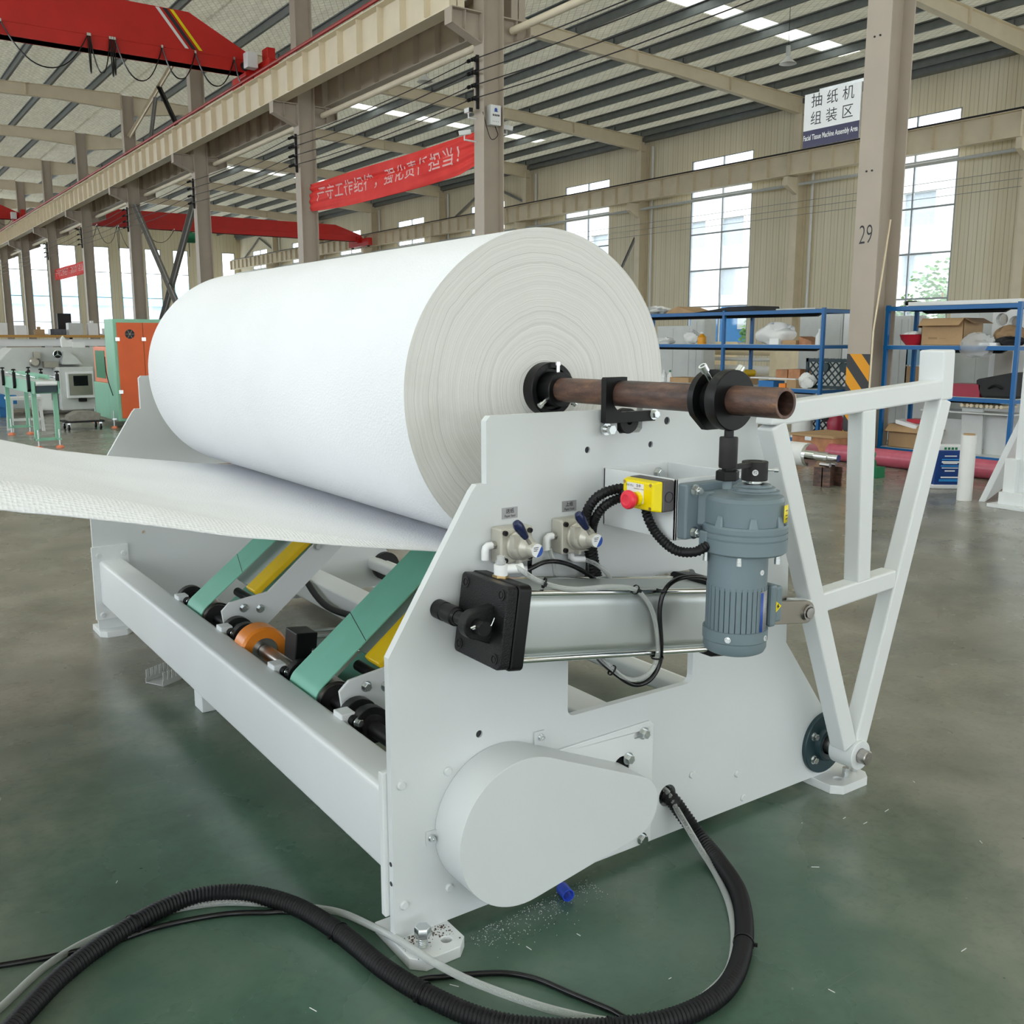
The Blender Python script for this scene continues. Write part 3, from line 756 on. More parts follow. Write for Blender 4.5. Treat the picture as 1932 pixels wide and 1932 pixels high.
# ---------------------------------------------------------------- sign, banners, column boxes
ya, yb = YK(0) + .2, YK(0) + 1.08
xs = XC - .23
t = thing('hanging_sign', 'white and navy sign for the facial tissue machine assembly area', 'sign', (xs, (ya + yb) / 2, 4.05))
MB().box(xs - .012, xs + .012, ya, yb, 4.03, 4.71).build('sign_panel', M['label'], t, smooth=0)
MB().box(xs - .0135, xs - .0125, ya, yb, 4.03, 4.245).build('navy_band', mk('navy_print', (0.012, 0.008, 0.06), 0.25), t, smooth=0)
b = MB()
for r_, row in enumerate(('抽纸机', '组装区')):
    for c_, ch in enumerate(row):
        b.add(text_mesh(ch, .185), plane_mat((xs - .0135, yb - .20 - c_ * .245, 4.60 - r_ * .225), (0, -1, 0), (0, 0, 1)))
b.build('chinese_lettering', M['ink'], t, smooth=0, norm=False)
MB().add(text_mesh('Facial Tissue Machine Assembly Area', .086, bold=.0012), plane_mat((xs - .015, (ya + yb) / 2 + .005, 4.15), (0, -1, 0), (0, 0, 1), .66, 1.1)).build('english_lettering', M['label'], t, smooth=0, norm=False)
MB().box(xs + .005, xs + .03, ya - .2, yb - .22, 4.71, 4.75).build('support_bar', M['zinc'], t, smooth=0)

def banner(k, z0, z1, label, text, flip=1, sag=.0):
    ya, yb = YK(k) + .26, YK(k + 1) - .26
    xx = XC - .02
    t = thing('hanging_banner', label, 'banner', (xx, (ya + yb) / 2, z0))
    def wave(y, z):
        s = (y - ya) / (yb - ya); v = (z - z0) / (z1 - z0); e = min(s, 1 - s)
        return .045 * math.sin(5 * v + 9 * s) * (.3 + e) + .035 * math.sin(26 * v + 8 * s) * max(0, .5 - e) + .05 * math.exp(-((v - .62 - .1 * s) / .06) ** 2)
    def fn(u, v):
        y = ya + (yb - ya) * u; pinch = max(0, .1 - u) * 1.2
        zb_, zt_ = z0 + sag * 4 * u * (1 - u) * -1 + pinch * .8, z1 - .02 * 4 * u * (1 - u)
        z = zb_ + (zt_ - zb_) * v
        return (xx + wave(y, z0 + (z1 - z0) * v), y, z)
    MB().grid(fn, 90, 40).build('banner_cloth', M['banner'], t, solid=.004)
    if text:
        b = MB(); n = len(text)
        for i, ch in enumerate(text):
            me = text_mesh(ch, .50, bold=.004).copy()
            bm = bmesh.new(); bm.from_mesh(me)
            bmesh.ops.subdivide_edges(bm, edges=[e for e in bm.edges if e.calc_length() > .08], cuts=3)
            bmesh.ops.triangulate(bm, faces=bm.faces)
            yc = yb - .75 - (yb - ya - 1.5) * i / (n - 1)
            for v in bm.verts:
                y = yc - v.co.x * 1.02; z = z0 + (z1 - z0) * .53 + v.co.y * .78
                zz = z - sag * .5 * 4 * ((y - ya) / (yb - ya)) * (1 - (y - ya) / (yb - ya)) - .01
                v.co = Vector((xx + wave(y, z) - .008, y, zz))
            bm.to_mesh(me); bm.free(); MB().add(me).build('banner_character', M['bannertext'], t, smooth=0, norm=False); bpy.data.meshes.remove(me)
    b = MB()
    for (y, s) in ((ya, -1), (yb, 1)):
        for z in (z0 + .03, z1 - .03): b.tube([(xx, y, z), (xx, y + s * .1, z + .02)], .006, 5)
    b.build('tie_string', M['label'], t)
banner(1, 4.95, 5.66, 'long red banner with white Chinese lettering strung between two columns', '严守工作纪律，强化责任担当！', sag=.12)
banner(5, 4.84, 5.45, 'small distant red banner strung between two far columns', '严守工作纪律，强化责任担当！', sag=.05)

y = YK(1)
t = thing('junction_box', 'pale blue box with round blue emblem on the column behind the roll', 'electrical box', (XC, y - .2, 5.9))
MB().box(XC - .08, XC + .16, y - .19, y - .02, 5.68, 6.06).build('box_body', M['label'], t, smooth=0, bevel=.008)
b = MB().cyl((XC + .04, y - .1905, 5.97), (XC + .04, y - .192, 5.97), .035, seg=24); b.box(XC - .005, XC + .085, y - .192, y - .1905, 5.93, 5.945)
b.build('emblem', M['inkblue'], t)
b = MB()
for i in range(4): b.box(XC - .035 + i * .042, XC - .035 + i * .042 + .03, y - .192, y - .1905, 5.85, 5.885)
b.build('printed_name', M['ink'], t, smooth=0)
b = MB()
for i in range(4): b.box(XC - .035 + i * .042, XC - .035 + i * .042 + .012, y - .192, y - .1905, 5.74, 5.76)
b.build('printed_note', M['alutag'], t, smooth=0)
MB().tube(catmull([(XC + .08, y - .1, 5.68), (XC + .1, y - .16, 5.5), (XC - .1, y - .2, 5.42), (XC - .25, y - .16, 5.9)], 8), .008, 6).build('loose_cable', M['blackrub'], t)
def camera_thing(p, d, label):
    p = Vector(p); d = Vector(d).normalized()
    t = thing('security_camera', label, 'camera', p, 'security cameras on the column behind the roll')
    MB().obox(p, frame(d), (.045, .045, .13)).build('camera_body', M['label'], t, smooth=0, bevel=.01)
    MB().obox(p + d * .135, frame(d), (.04, .04, .006)).build('lens_plate', M['screen'], t, smooth=0)
    q = Vector((XC + (-.24 if p.x < XC else .24), p.y, p.z - .14))
    MB().tube([p - Vector((0, 0, .04)), p - Vector((0, 0, .13)), q], .018, 8).build('bracket_arm', M['label'], t)
camera_thing((XC - .42, y + .1, 5.95), (-.2, -1, -.1), 'white security camera facing forward on the left of the column')
camera_thing((XC - .52, y + .1, 5.52), (-1, .3, -.2), 'white security camera beside the banner end')
camera_thing((XC + .46, y + .05, 5.72), (1, -.4, -.15), 'white security camera pointing away on the right of the column')

# ---------------------------------------------------------------- outside the windows
t = thing('office_building', 'pale office building seen bright through the windows', 'building', (52, 42, 0))
holes = []
for r_ in range(3):
    for c_ in range(12):
        a = 24.5 + c_ * 3.6; holes.append([(a, 1.2 + r_ * 3.4), (a + 2.1, 1.2 + r_ * 3.4), (a + 2.1, 3.1 + r_ * 3.4), (a, 3.1 + r_ * 3.4)])
MB().prism([(22, 0), (68, 0), (68, 11.5), (22, 11.5)], 'yz', 52, 52.4, holes).build('facade', M['facade'], t, smooth=0)
MB().box(52.3, 62, 22, 68, 0, 11.2).build('inner_wall', M['facadeglass'], t, smooth=0)
MB().box(51.6, 62, 21.5, 68.5, 11.5, 11.9).build('roof_edge', M['facade'], t, smooth=0)
def tree(x, y, h, r, label):
    t = thing('tree', label, 'tree', (x, y, 0), 'trees outside the windows')
    MB().tube([(x, y, 0), (x + .05, y, h * .5), (x, y + .05, h * .8)], lambda i: .12 - .04 * i, 8).build('trunk', M['wood'], t)
    b = MB(); rr = random.Random(int(y * 10))
    for i in range(900):
        a = rr.uniform(0, 2 * PI); u = rr.uniform(-1, 1); q = rr.random() ** .4 * r
        c = Vector((x + q * math.cos(a) * math.sqrt(1 - u * u), y + q * math.sin(a) * math.sqrt(1 - u * u), h * .66 + q * u * 1.15))
        d = Vector((rr.uniform(-1, 1), rr.uniform(-1, 1), rr.uniform(-1, 1))).normalized(); s_, u_, _ = frame(d)
        s_ = s_ * .13; u_ = u_ * .07
        b._f([b.bm.verts.new(c + k) for k in (-s_, -u_, s_, u_)])
    b.build('crown', M['leaf'], t, smooth=0, norm=False)
tree(36.5, 21.2, 4.2, 1.7, 'leafy green tree outside the window beyond the numbered column')
tree(36.0, 30.2, 2.6, 1.0, 'small green tree outside low behind the left rack')
tree(36.5, 24.4, 3.0, 1.2, 'green bush outside the window behind the right rack')
t = thing('blue_truck', 'blue vehicle parked outside the tall window behind the left rack', 'truck', (38, 33.2, 0))
MB().box(37, 39, 31.6, 33.9, .6, 3.2).build('cab', M['bluebox'], t, smooth=0, bevel=.15)
MB().box(36.95, 37.0, 31.9, 32.6, 2.0, 2.9).build('side_window', M['facadeglass'], t, smooth=0)
MB().box(37, 39, 34.0, 37.5, .9, 2.6).build('cargo_bed', M['bluebox'], t, smooth=0, bevel=.05)
for yy in (32.2, 36.2): MB().cyl((36.9, yy, .45), (37.2, yy, .45), .45).build('wheel', M['blackrub'], t)

t = thing('factory_building', 'pale building with blue roof beyond the back wall windows', 'building', (20, 118, 0))
MB().box(-10, 42, 116, 124, 0, 5.2).build('facade', M['facadeglass'], t, smooth=0)
MB().prism([(115.4, 5.2), (124, 5.2), (124, 8.2)], 'yz', -10, 42).build('blue_roof', mk('blue_roof_sheet', (.22, .50, .66), .5), t, smooth=0)
for i in range(14): MB().box(-8 + 3.6 * i, -5.6 + 3.6 * i, 115.95, 116, 1.0, 3.6).build('window', M['facade'], t, smooth=0)
# ================================================================ the unwinding stand
ST = thing('unwinding_stand', 'white steel unwinding stand carrying the huge paper roll', 'machine', (0.85, 1.6, 0))
YF = 3.2      # inner face of the far side plate
outer = [(0, .03), (1.70, .03), (1.70, .19), (1.43, .54), (1.42, .82), (1.25, 1.24), (1.25, 1.305), (1.238, 1.317), (.29, 1.317), (.278, 1.305), (.278, 1.152), (.25, 1.152), (.236, 1.136), (0, .76)]
cut = rrect(.538, 1.009, .492, .842, .022)
holes = [cut, circ(.921, .156, .034, 24), circ(.595, 1.215, .009, 12), circ(.818, 1.216, .009, 12), circ(.877, 1.278, .011, 12), circ(.253, .512, .010, 12)]
notch = [(.695, 1.317), (.695, 1.255), (.775, 1.255), (.775, 1.317)]
outer_n = outer[:7] + [(1.238, 1.317), (.785, 1.317), (.785, 1.262), (.775, 1.252), (.705, 1.252), (.695, 1.262), (.695, 1.317)] + outer[8:]
pl = MB().prism(outer_n, 'xz', 0, .022, holes).build('side_plate', M['white2'], ST, smooth=0, label='near side plate with window cut-out and step at the top')
b = MB()
for (x, z) in ((.158, .437), (.027, .435), (.159, .12), (.027, .118), (1.223, .145), (1.021, .196), (1.255, .055)):
    b.lathe([(0, 0), (.0115, 0), (.0115, .004), (.009, .007), (0, .007)], (x, 0, z), (0, -1, 0), 20)
split_build(b, 'painted_bolt', M['white2'], pl)
b = MB()
for z in (.23, .178):
    b.cyl((.0, .012, z), (-.001, .012, z), .006, seg=12)
split_build(b, 'threaded_hole', M['ink'], pl)
b = MB()
for (x, z, r_) in ((.595, 1.215, .0095), (.818, 1.216, .0095), (.877, 1.278, .0115), (.253, .512, .0105)): b.cyl((x, .006, z), (x, .0225, z), r_, seg=14)  # black plugs stand in for the dark inside the holes
split_build(b, 'hole_shade_plug', M['ink'], pl)
fp = MB().prism(outer, 'xz', YF, YF + .022, [cut, circ(1.0, .60, .009, 12), circ(.253, .512, .010, 12)]).build('side_plate', M['white2'], ST, smooth=0, label='far side plate')
b = MB()
for (x, z) in ((.02, .42), (.14, .42), (.02, .11), (.14, .11)): b.lathe([(0, 0), (.014, 0), (.014, .006), (.010, .010), (0, .010)], (x, YF - .02, z), (0, -1, 0), 20)
split_build(b, 'painted_bolt', M['white2'], fp)

# feet
def foot(x0, x1, y0, y1, nm, dirt, hole):
    c = .03
    pts = [(x0, y1), (x0, y0 + c), (x0 + c, y0), (x1 - c, y0), (x1, y0 + c), (x1, y1)]
    o = MB().prism(pts, 'xy', 0, .03, [circ(hole[0], hole[1], .014, 20)]).build('foot_plate', M['white'], ST, smooth=0, bevel=.002)
    return o
f1 = foot(-.005, .152, -.112, .10, 'a', True, (.108, -.068))
b = MB().cyl((.045, -.062, .03), (.045, -.062, .062), .0105, seg=16); b.lathe([(0, .062), (.021, .062), (.021, .082), (.018, .086), (0, .086)], (.045, -.062, 0), (0, 0, 1), 6)
for i in range(5): b.ringcyl((.045, -.062, .034 + i * .0055), (.045, -.062, .0365 + i * .0055), .0122, .009, 16)
split_build(b, 'levelling_bolt', M['zinc'], f1)
b = MB(); rr = random.Random(3)
for i in range(170):
    x = rr.uniform(.0, .14); y = -.004 - abs(rr.gauss(0, .035))
    if y < -.1 or math.hypot(x - .108, y + .068) < .017: continue
    s = rr.uniform(.0006, .0018); b.box(x - s, x + s, y - s, y + s, .03, .03 + s)
b.build('swarf_specks', M['rust'], f1, smooth=0)['kind'] = 'stuff'
f2 = foot(1.60, 1.79, -.105, .10, 'b', False, (1.665, -.055))
foot(-.005, .152, YF - .07, YF + .13, 'c', False, (.108, YF + .09))
foot(1.60, 1.79, YF - .07, YF + .13, 'd', False, (1.665, YF + .09))
b = MB()
for x, y in ((1.70, -.06), (1.76, -.05)):
    b.cyl((x, y, .03), (x, y, .05), .011, seg=14); b.lathe([(.006, .05), (.012, .05), (.012, .062), (0, .062)], (x, y, 0), (0, 0, 1), 6)
split_build(b, 'levelling_bolt', M['zinc'], f2)

# beams
fb = MB().prism(rrect(.02, .142, .165, .392, .016), 'xz', .045, YF - .02).build('cross_beam', M['white'], ST, label='long front box beam')
for y0, y1 in ((.024, .045), (YF - .02, YF)):
    MB().box(-.012, .165, y0, y1, .085, .465).build('end_plate', M['white'], fb, smooth=0, bevel=.002)
cb = MB().prism(rrect(1.07, 1.225, .05, .185, .012), 'xz', .022, YF).build('cross_beam', M['white'], ST, label='low middle cross beam')
MB().prism(rrect(1.53, 1.60, .14, .21, .02), 'xz', .022, YF).build('cross_beam', M['lightgrey'], ST, label='grey tie tube at the rear')
MB().tube(catmull([(1.05, 3.15, .26), (1.02, 2.7, .12), (1.03, 2.2, .14), (1.04, 1.4, .13), (.9, .8, .2), (.75, .4, .3), (.62, .2, .42), (.56, .12, .40), (.7, .1, .3)], 8), .017, 10).build('wiring_hose', M['blackrub'], ST)

# ---- belt lifting arms: shaft, pulleys, belts, pads
AX, AZ, PR = .215, .36, .066
MB().cyl((AX, .022, AZ), (AX, 2.42, AZ), .024, seg=24).build('drive_shaft', M['darksteel'], ST)
d = Vector((.785, 0, .620)).normalized(); nrm = Vector((-d.z, 0, d.x))
A = Vector((AX, 0, AZ)); Lb = .66; Bp = A + d * Lb
for (yc, wd, gap) in ((2.035, .105, .18), (.895, .115, .12)):
    pu = MB().lathe([(.026, -wd), (.058, -wd), (.060, -wd + .012), (PR, -wd + .004), (PR, wd - .004), (.060, wd - .012), (.058, wd), (.026, wd)], (AX, yc, AZ), (0, 1, 0), 40, closed=True).build('belt_pulley', M['steel'], ST)
    MB().lathe([(.024, -wd - .004), (.056, -wd - .004), (.056, -wd + .006), (.024, -wd + .006)], (AX, yc, AZ), (0, 1, 0), 32, closed=True).build('pulley_hub', M['darksteel'], pu)
    MB().cyl((Bp.x, yc - wd, Bp.z), (Bp.x, yc + wd, Bp.z), PR - .004, seg=32).build('head_pulley', M['steel'], ST)
    loop = []
    r0 = PR + .001; r1 = PR + .0045
    def ring(r, n=16):
        P = []
        a0 = math.atan2(nrm.z, nrm.x)
        for i in range(n + 1): a = a0 + PI * i / n; P.append((A.x + r * math.cos(a), A.z + r * math.sin(a)))
        for i in range(n + 1): a = a0 + PI + PI * i / n; P.append((Bp.x + r * math.cos(a), Bp.z + r * math.sin(a)))
        return P
    ro, ri = ring(r1), ring(r0); b = MB(); w2 = wd * .92
    n = len(ro); vs = [[b.bm.verts.new((p[0], y, p[1])) for (p, y) in ((ro[i], yc - w2), (ro[i], yc + w2), (ri[i], yc + w2), (ri[i], yc - w2))] for i in range(n)]
    for i in range(n):
        for k in range(4): b._f([vs[i][k], vs[i][(k + 1) % 4], vs[(i + 1) % n][(k + 1) % 4], vs[(i + 1) % n][k]])
    bo = b.build('flat_belt', M['belt'], ST, smooth=30)
    sp = A + d * .20 + nrm * (PR + .0048) + Vector((0, yc, 0))
    MB().bar(sp + Vector((0, -w2, 0)), sp + Vector((.0, w2, 0)) + d * .06, .0022, .0006, side=d).build('belt_joint', M['ink'], bo, smooth=0)
    # arm plate in front of the belt and its yellow pad
    ya = yc - wd - gap
    def ap(u, v): q = A + d * u + nrm * v; return (q.x, q.z)
    plate = [ap(-.03, .078), ap(.02, .085), (A.x + .145, A.z + .128), ap(.60, .055), ap(.72, .03), ap(.72, -.06), ap(.02, -.115), ap(-.05, -.075), ap(-.06, -.02)]
    plate = [(.172, .438), (.205, .468), (.365, .490), (.60, .685), (.80, .84), (.86, .79), (.66, .605), (.335, .335), (.28, .29), (.19, .30)]
    arm = MB().prism(plate, 'xz', ya, ya + .012).build('arm_plate', M['white'], ST, smooth=0, bevel=.002)
    MB().prism([(.30, .40), (.36, .475), (.76, .80), (.79, .765)], 'xz', yc + wd + .03, yc + wd + .042).build('arm_plate', M['white'], ST, smooth=0)
    b = MB()
    for (x, z) in ((.262, .438), (.330, .425), (.585, .652), (.70, .75)): b.hexbolt((x, ya, z), (0, -1, 0), .013)
    split_build(b, 'bolt', M['zinc'], arm)
    q0, q1 = A + d * .16 - nrm * .02, A + d * .62 - nrm * .02
    b = MB().obox((q0 + q1) / 2 + Vector((0, ya + .068, 0)) + nrm * .050, (d, (0, 1, 0), nrm), ((q1 - q0).length / 2, .050, .014))
    b.build('yellow_pad', M['yellowpaint'], ST, smooth=0, bevel=.006)
    MB().obox((q0 + q1) / 2 + Vector((0, ya + .12 + .10, 0)) + nrm * .028, (d, (0, 1, 0), nrm), ((q1 - q0).length / 2 - .02, .10, .006)).build('pad_backing', M['white'], ST, smooth=0)
    b = MB().cyl(A + d * .135 + Vector((0, ya + .03, 0)) + nrm * .005, A + d * .135 + Vector((0, ya + gap + .05, 0)) + nrm * .005, .018)
    b.cyl(A + d * .64 + Vector((0, ya + .012, 0)), A + d * .64 + Vector((0, yc + wd + .03, 0)), .03)
    split_build(b, 'stop_bar', M['black'], ST)
# bearings on the shaft
def pillow(y, nm='shaft_bearing'):
    hull = arc(AX, AZ, .062, -60, 150, 14) + [(.150, .335), (.150, .31)]
    o = MB().prism(hull, 'xz', y - .018, y + .018).build(nm, M['blackcast'], ST, smooth=40, bevel=.004)
    MB().ringcyl((AX, y - .032, AZ), (AX, y + .032, AZ), .040, .0245).build('bearing_ring', M['darksteel'], o)
for y in (.545, .625, 1.06, 1.60, 1.70, 2.30): pillow(y)
for i, y in enumerate((.585, 1.12, 1.66, 2.22)):
    bl = MB().box(.128, .175, y - .03, y + .03, .33, .408).build('mounting_block', M['white'], ST, smooth=0, bevel=.004)
    b = MB().cyl((.165, y - .03, .385), (.165, y - .055, .385), .017, seg=18)
    b.build('lock_nut', M['blackrub'], bl)
    MB().hexbolt((.168, y - .055, .385), (.3, -1, 0), .012).build('bolt', M['zinc'], bl)
# orange wheel
w = MB().lathe([(.05, -.05), (.082, -.05), (.09, -.04), (.09, .04), (.082, .05), (.05, .05)], (AX, 1.45, AZ), (0, 1, 0), 48, closed=True).build('press_wheel', M['orange'], ST)
MB().lathe([(.024, -.046), (.05, -.046), (.05, .046), (.024, .046)], (AX, 1.45, AZ), (0, 1, 0), 36, closed=True).build('wheel_hub', M['steel'], w)
MB().cyl((AX, 1.12, AZ), (AX, 1.40, AZ), .027).build('shaft_sleeve', M['steel'], ST)
# inner lifting cylinder
pc = MB().cyl((.30, 1.18, .43), (.75, 1.18, .38), .034, seg=28).build('lift_cylinder', M['barrel'], ST)
MB().obox((.265, 1.18, .437), ((1, 0, -.11), (0, 1, 0), (.11, 0, 1)), (.04, .05, .052)).build('cylinder_head', M['black'], pc, smooth=0, bevel=.004)
b = MB()
for y in (-.042, .042): b.cyl((.30, 1.18 + y, .468), (.75, 1.18 + y, .418), .006, seg=10)
split_build(b, 'tie_rod', M['barrel'], pc)
b = MB().tube(catmull([(.30, 1.13, .42), (.34, 1.10, .41), (.42, 1.12, .40), (.5, 1.14, .38)], 6), .005, 8); b.cyl((.285, 1.13, .42), (.33, 1.105, .412), .011)
b.build('air_fitting', M['steel'], pc)
# far plate bearing and roller tube
fb2 = MB().ringcyl((1.641, YF - .03, .150), (1.641, YF, .150), .085, .035).build('flange_bearing', M['blackcast'], ST)
MB().cyl((1.641, .02, .150), (1.641, YF - .02, .150), .034).build('roller_tube', M['label'], ST)

# ---- slotted motor plate and belt guard
ap_ = [(.34, .035), (.85, .035), (.85, .40), (.835, .415), (.34, .405)]
mp_ = MB().prism(ap_, 'xz', -.008, 0, [rrect(.775, .805, .372, .392, .009), circ(.73, .302, .03, 20)]).build('motor_plate', M['white'], ST, smooth=0, bevel=.0015)
b = MB()
for (x, z) in ((.81, .383), (.752, .321), (.813, .055)): b.hexbolt((x, -.008, z), (0, -1, 0), .0135)
split_build(b, 'bolt', M['zinc'], mp_)
MB().cyl((.73, .01, .302), (.73, -.004, .302), .03).build('shaft_end', M['black'], mp_)
c1, r1, c2, r2 = (.313, .278), .195, (.675, .235), .091
def guard_outline(g=0.0, n=40):
    dx, dz = c2[0] - c1[0], c2[1] - c1[1]; D = math.hypot(dx, dz); a = math.atan2(dz, dx); t = math.acos((r1 - r2) / D)
    P = [(c1[0] + (r1 + g) * math.cos(th), c1[1] + (r1 + g) * math.sin(th)) for th in [a + t + (2 * PI - 2 * t) * i / n for i in range(n + 1)]]
    P += [(c2[0] + (r2 + g) * math.cos(th), c2[1] + (r2 + g) * math.sin(th)) for th in [a - t + 2 * t * i / 20 for i in range(21)]]
    return P
gd = MB().prism(guard_outline(), 'xz', -.1205, -.001).build('belt_guard', M['white2'], ST, smooth=30, bevel=.0015)
for (x, z, s) in ((.440, .4585, 0), (.108, .275, 1)):
    lug = MB().box(x - .016, x + .016, -.006, -.001, z - .018, z + .018).build('guard_lug', M['white2'], gd, smooth=0)
    b = MB().hexbolt((x + (.004 if s == 0 else -.002), -.006, z), (0, -1, 0), .0075, socket=True); b.build('guard_screw', M['zinc'], gd)

# ---- pipe cradle
hook = [(.628, 1.398), (.632, 1.403), (.700, 1.403), (.700, 1.3915)] + [(.692 + .041 * math.cos(R(a)), 1.352 + .041 * math.sin(R(a))) for a in range(80, 285, 12)] + [(.722, 1.312), (.803, 1.312), (.803, 1.284), (.632, 1.284), (.628, 1.288)]
ck = MB().prism(hook, 'xz', -.032, -.012).build('pipe_cradle', M['black'], ST, smooth=0, bevel=.0015)
MB().hexbolt((.797, -.032, 1.302), (0, -1, 0), .011).build('bolt', M['zinc'], ck)
b = MB(); b.lathe([(0, 0), (.0125, 0), (.0125, .012), (0, .012)], (.645, -.03, 1.268), (0, -1, 0), 6); b.cyl((.645, .0, 1.268), (.645, -.03, 1.268), .008); b.cyl((.645, -.012, 1.268), (.645, -.018, 1.268), .016)
b.build('pivot_bolt', M['zinc'], ck)
rl = MB().lathe([(.01, -.016), (.032, -.016), (.034, -.012), (.034, -.002), (.031, 0), (.034, .002), (.034, .014), (.03, .018), (.01, .018)], (.735, .011, 1.284), (0, 1, 0), 32, closed=True).build('support_roller', M['darksteel'], ST)

# ---- motor bracket box
bx = MB()
bx.box(.652, .658, -.272, 0, 1.012, 1.164); bx.box(.652, .885, -.272, -.264, 1.012, 1.164); bx.box(.652, .885, -.006, 0, 1.012, 1.164); bx.box(.879, .885, -.272, 0, 1.012, 1.164)
bb = bx.build('motor_bracket', M['white'], ST, smooth=0, bevel=.0012)
MB().hexbolt((.842, -.006, 1.135), (0, -1, 0), .0125).build('bolt', M['zinc'], bb)

# ---- emergency stop station
es = MB().box(.612, .652, -.268, -.142, 1.085, 1.162).build('emergency_stop_box', M['greybox'], ST, smooth=0, bevel=.005)
MB().ringcyl((.632, -.268, 1.122), (.632, -.2695, 1.122), .0135, .012).build('knockout', M['greenpaint'] if False else M['ink'], es)
lid = MB()
o0 = [(-.268, 1.085), (-.142, 1.085), (-.142, 1.162), (-.268, 1.162)]; o1 = [(-.258, 1.089), (-.150, 1.089), (-.150, 1.158), (-.258, 1.158)]
q0 = [(.612, y, z) for y, z in o0]; q1 = [(.588, y, z) for y, z in o1]
lid.hexa(q0 + q1)
lid.build('yellow_lid', M['yellow'], es, smooth=0, bevel=.004, label='yellow lid')
def lidq(y0, y1, z0, z1, m, nm, dx=.0004): return MB().box(.5875 - dx, .5882, y0, y1, z0, z1).build(nm, m, es, smooth=0)
lidq(-.226, -.166, 1.104, 1.152, M['label'], 'white_label')
lidq(-.171, -.146, 1.104, 1.128, M['ink'], 'dark_slot', .0008)
b = MB()
for (s, yy, zz, sz) in (('启动', -.169, 1.145, .0065), ('停止', -.184, 1.145, .0065), ('急停', -.208, 1.146, .0085), ('EMERGENCY STOP', -.209, 1.1385, .0042)):
    b.add(text_mesh(s, sz), plane_mat((.5867, yy, zz), (0, -1, 0), (0, 0, 1)))
b.build('lettering', M['ink'], es, smooth=0, norm=False)
MB().ringcyl((.5875, -.207, 1.115), (.575, -.207, 1.115), .0175, .012).build('collar_ring', M['yellow'], es)
MB().lathe([(0, 0), (.0125, 0), (.0125, .010), (.021, .014), (.0235, .019), (.0235, .026), (.021, .030), (.014, .0315), (.013, .031), (0, .031)], (.578, -.207, 1.115), (-1, 0, 0), 36).build('mushroom_button', M['red'], es)
b = MB()
for (y, z) in ((-.156, 1.152), (-.250, 1.152), (-.156, 1.095), (-.250, 1.095)): b.cyl((.5885, y, z), (.5865, y, z), .0042, seg=12); 
split_build(b, 'lid_screw', M['brass'], es)

# ---- gear motor
mx, my, dx_, sx_ = .766, -.375, .787, .813; SY = -.375
hullp = [(.712, -.295)] + [(dx_ + .0915 * math.cos(R(a)), SY + .0915 * math.sin(R(a))) for a in range(185, 361, 8)] + [(dx_ + .0915, -.295)]
gb = MB().prism(hullp, 'xy', 1.055, 1.118)
def hp(s): return [(dx_ + (x - dx_) * s, min(SY + (y - SY) * s, -.29)) for x, y in hullp]
for (za, sa, zb, sb) in ((1.118, 1, 1.127, .955), (1.127, .955, 1.1315, .86), (1.1315, .86, 1.136, .70)):
    A_, B_ = hp(sa), hp(sb); va = [gb.bm.verts.new((p[0], p[1], za)) for p in A_]; vb = [gb.bm.verts.new((p[0], p[1], zb)) for p in B_]
    n = len(va)
    for i in range(n): gb._f([va[i], va[(i + 1) % n], vb[(i + 1) % n], vb[i]])
    if zb > 1.135: gb._f(vb)
gb.lathe([(.064, 1.128), (.062, 1.138), (.053, 1.139), (.051, 1.146), (.042, 1.147), (.040, 1.153), (.026, 1.153), (.024, 1.149), (0, 1.149)], (sx_, SY, 0), (0, 0, 1), 48)
gm = gb.build('gear_motor', M['motor'], ST, smooth=40, bevel=.003)
b = MB().box(.657, .855, -.302, -.272, 1.018, 1.155)
b.prism([(.695, -.302), (.86, -.302), (.86, -.33), (.72, -.33)], 'xy', 1.05, 1.135)
b.build('mounting_foot', M['motor'], gm, smooth=0, bevel=.005)
b = MB()
b.lathe([(0, .990), (.097, .990), (.1025, .995), (.1025, 1.026), (.1005, 1.027), (.1005, 1.029), (.1025, 1.030), (.1025, 1.041), (.1005, 1.042), (.1005, 1.044), (.1028, 1.045), (.1028, 1.056), (.099, 1.061), (0, 1.061)], (dx_, SY, 0), (0, 0, 1), 64)
b.build('gear_housing', M['motor'], gm, smooth=30)
MB().box(.686, .706, -.345, -.318, .992, 1.043).build('housing_lug', M['motor'], gm, smooth=0, bevel=.004)
b = MB()
for a in (182, 233, 281, 311):
    c, s = math.cos(R(a)), math.sin(R(a)); p = Vector((dx_ + .0905 * c, SY + .0905 * s, 0)); tg = Vector((-s, c, 0))
    o_ = Vector((c, s, 0)) * .0095
    b.hexa([(p - tg * .012).to_tuple()[:2] + (1.058,), (p + tg * .012).to_tuple()[:2] + (1.058,), (p + tg * .012 + o_).to_tuple()[:2] + (1.058,), (p - tg * .012 + o_).to_tuple()[:2] + (1.058,),
            (p - tg * .007 - o_ * .3).to_tuple()[:2] + (1.088,), (p + tg * .007 - o_ * .3).to_tuple()[:2] + (1.088,), (p + tg * .008 + o_ * .45).to_tuple()[:2] + (1.084,), (p - tg * .008 + o_ * .45).to_tuple()[:2] + (1.084,)])
split_build(b, 'casting_rib', M['motor'], gm, smooth=0, bevel=.003)
b = MB()
for (x, y) in ((.698, -.334), (dx_ + .085 * math.cos(R(214)), SY + .085 * math.sin(R(214))), (dx_ + .088 * math.cos(R(285)), SY + .088 * math.sin(R(285)))):
    b.cyl((x, y, .992), (x, y, .978), .0072, seg=18); b.cyl((x, y, .980), (x, y, .969), .0078, seg=18)
split_build(b, 'housing_bolt', M['zinc'], gm)
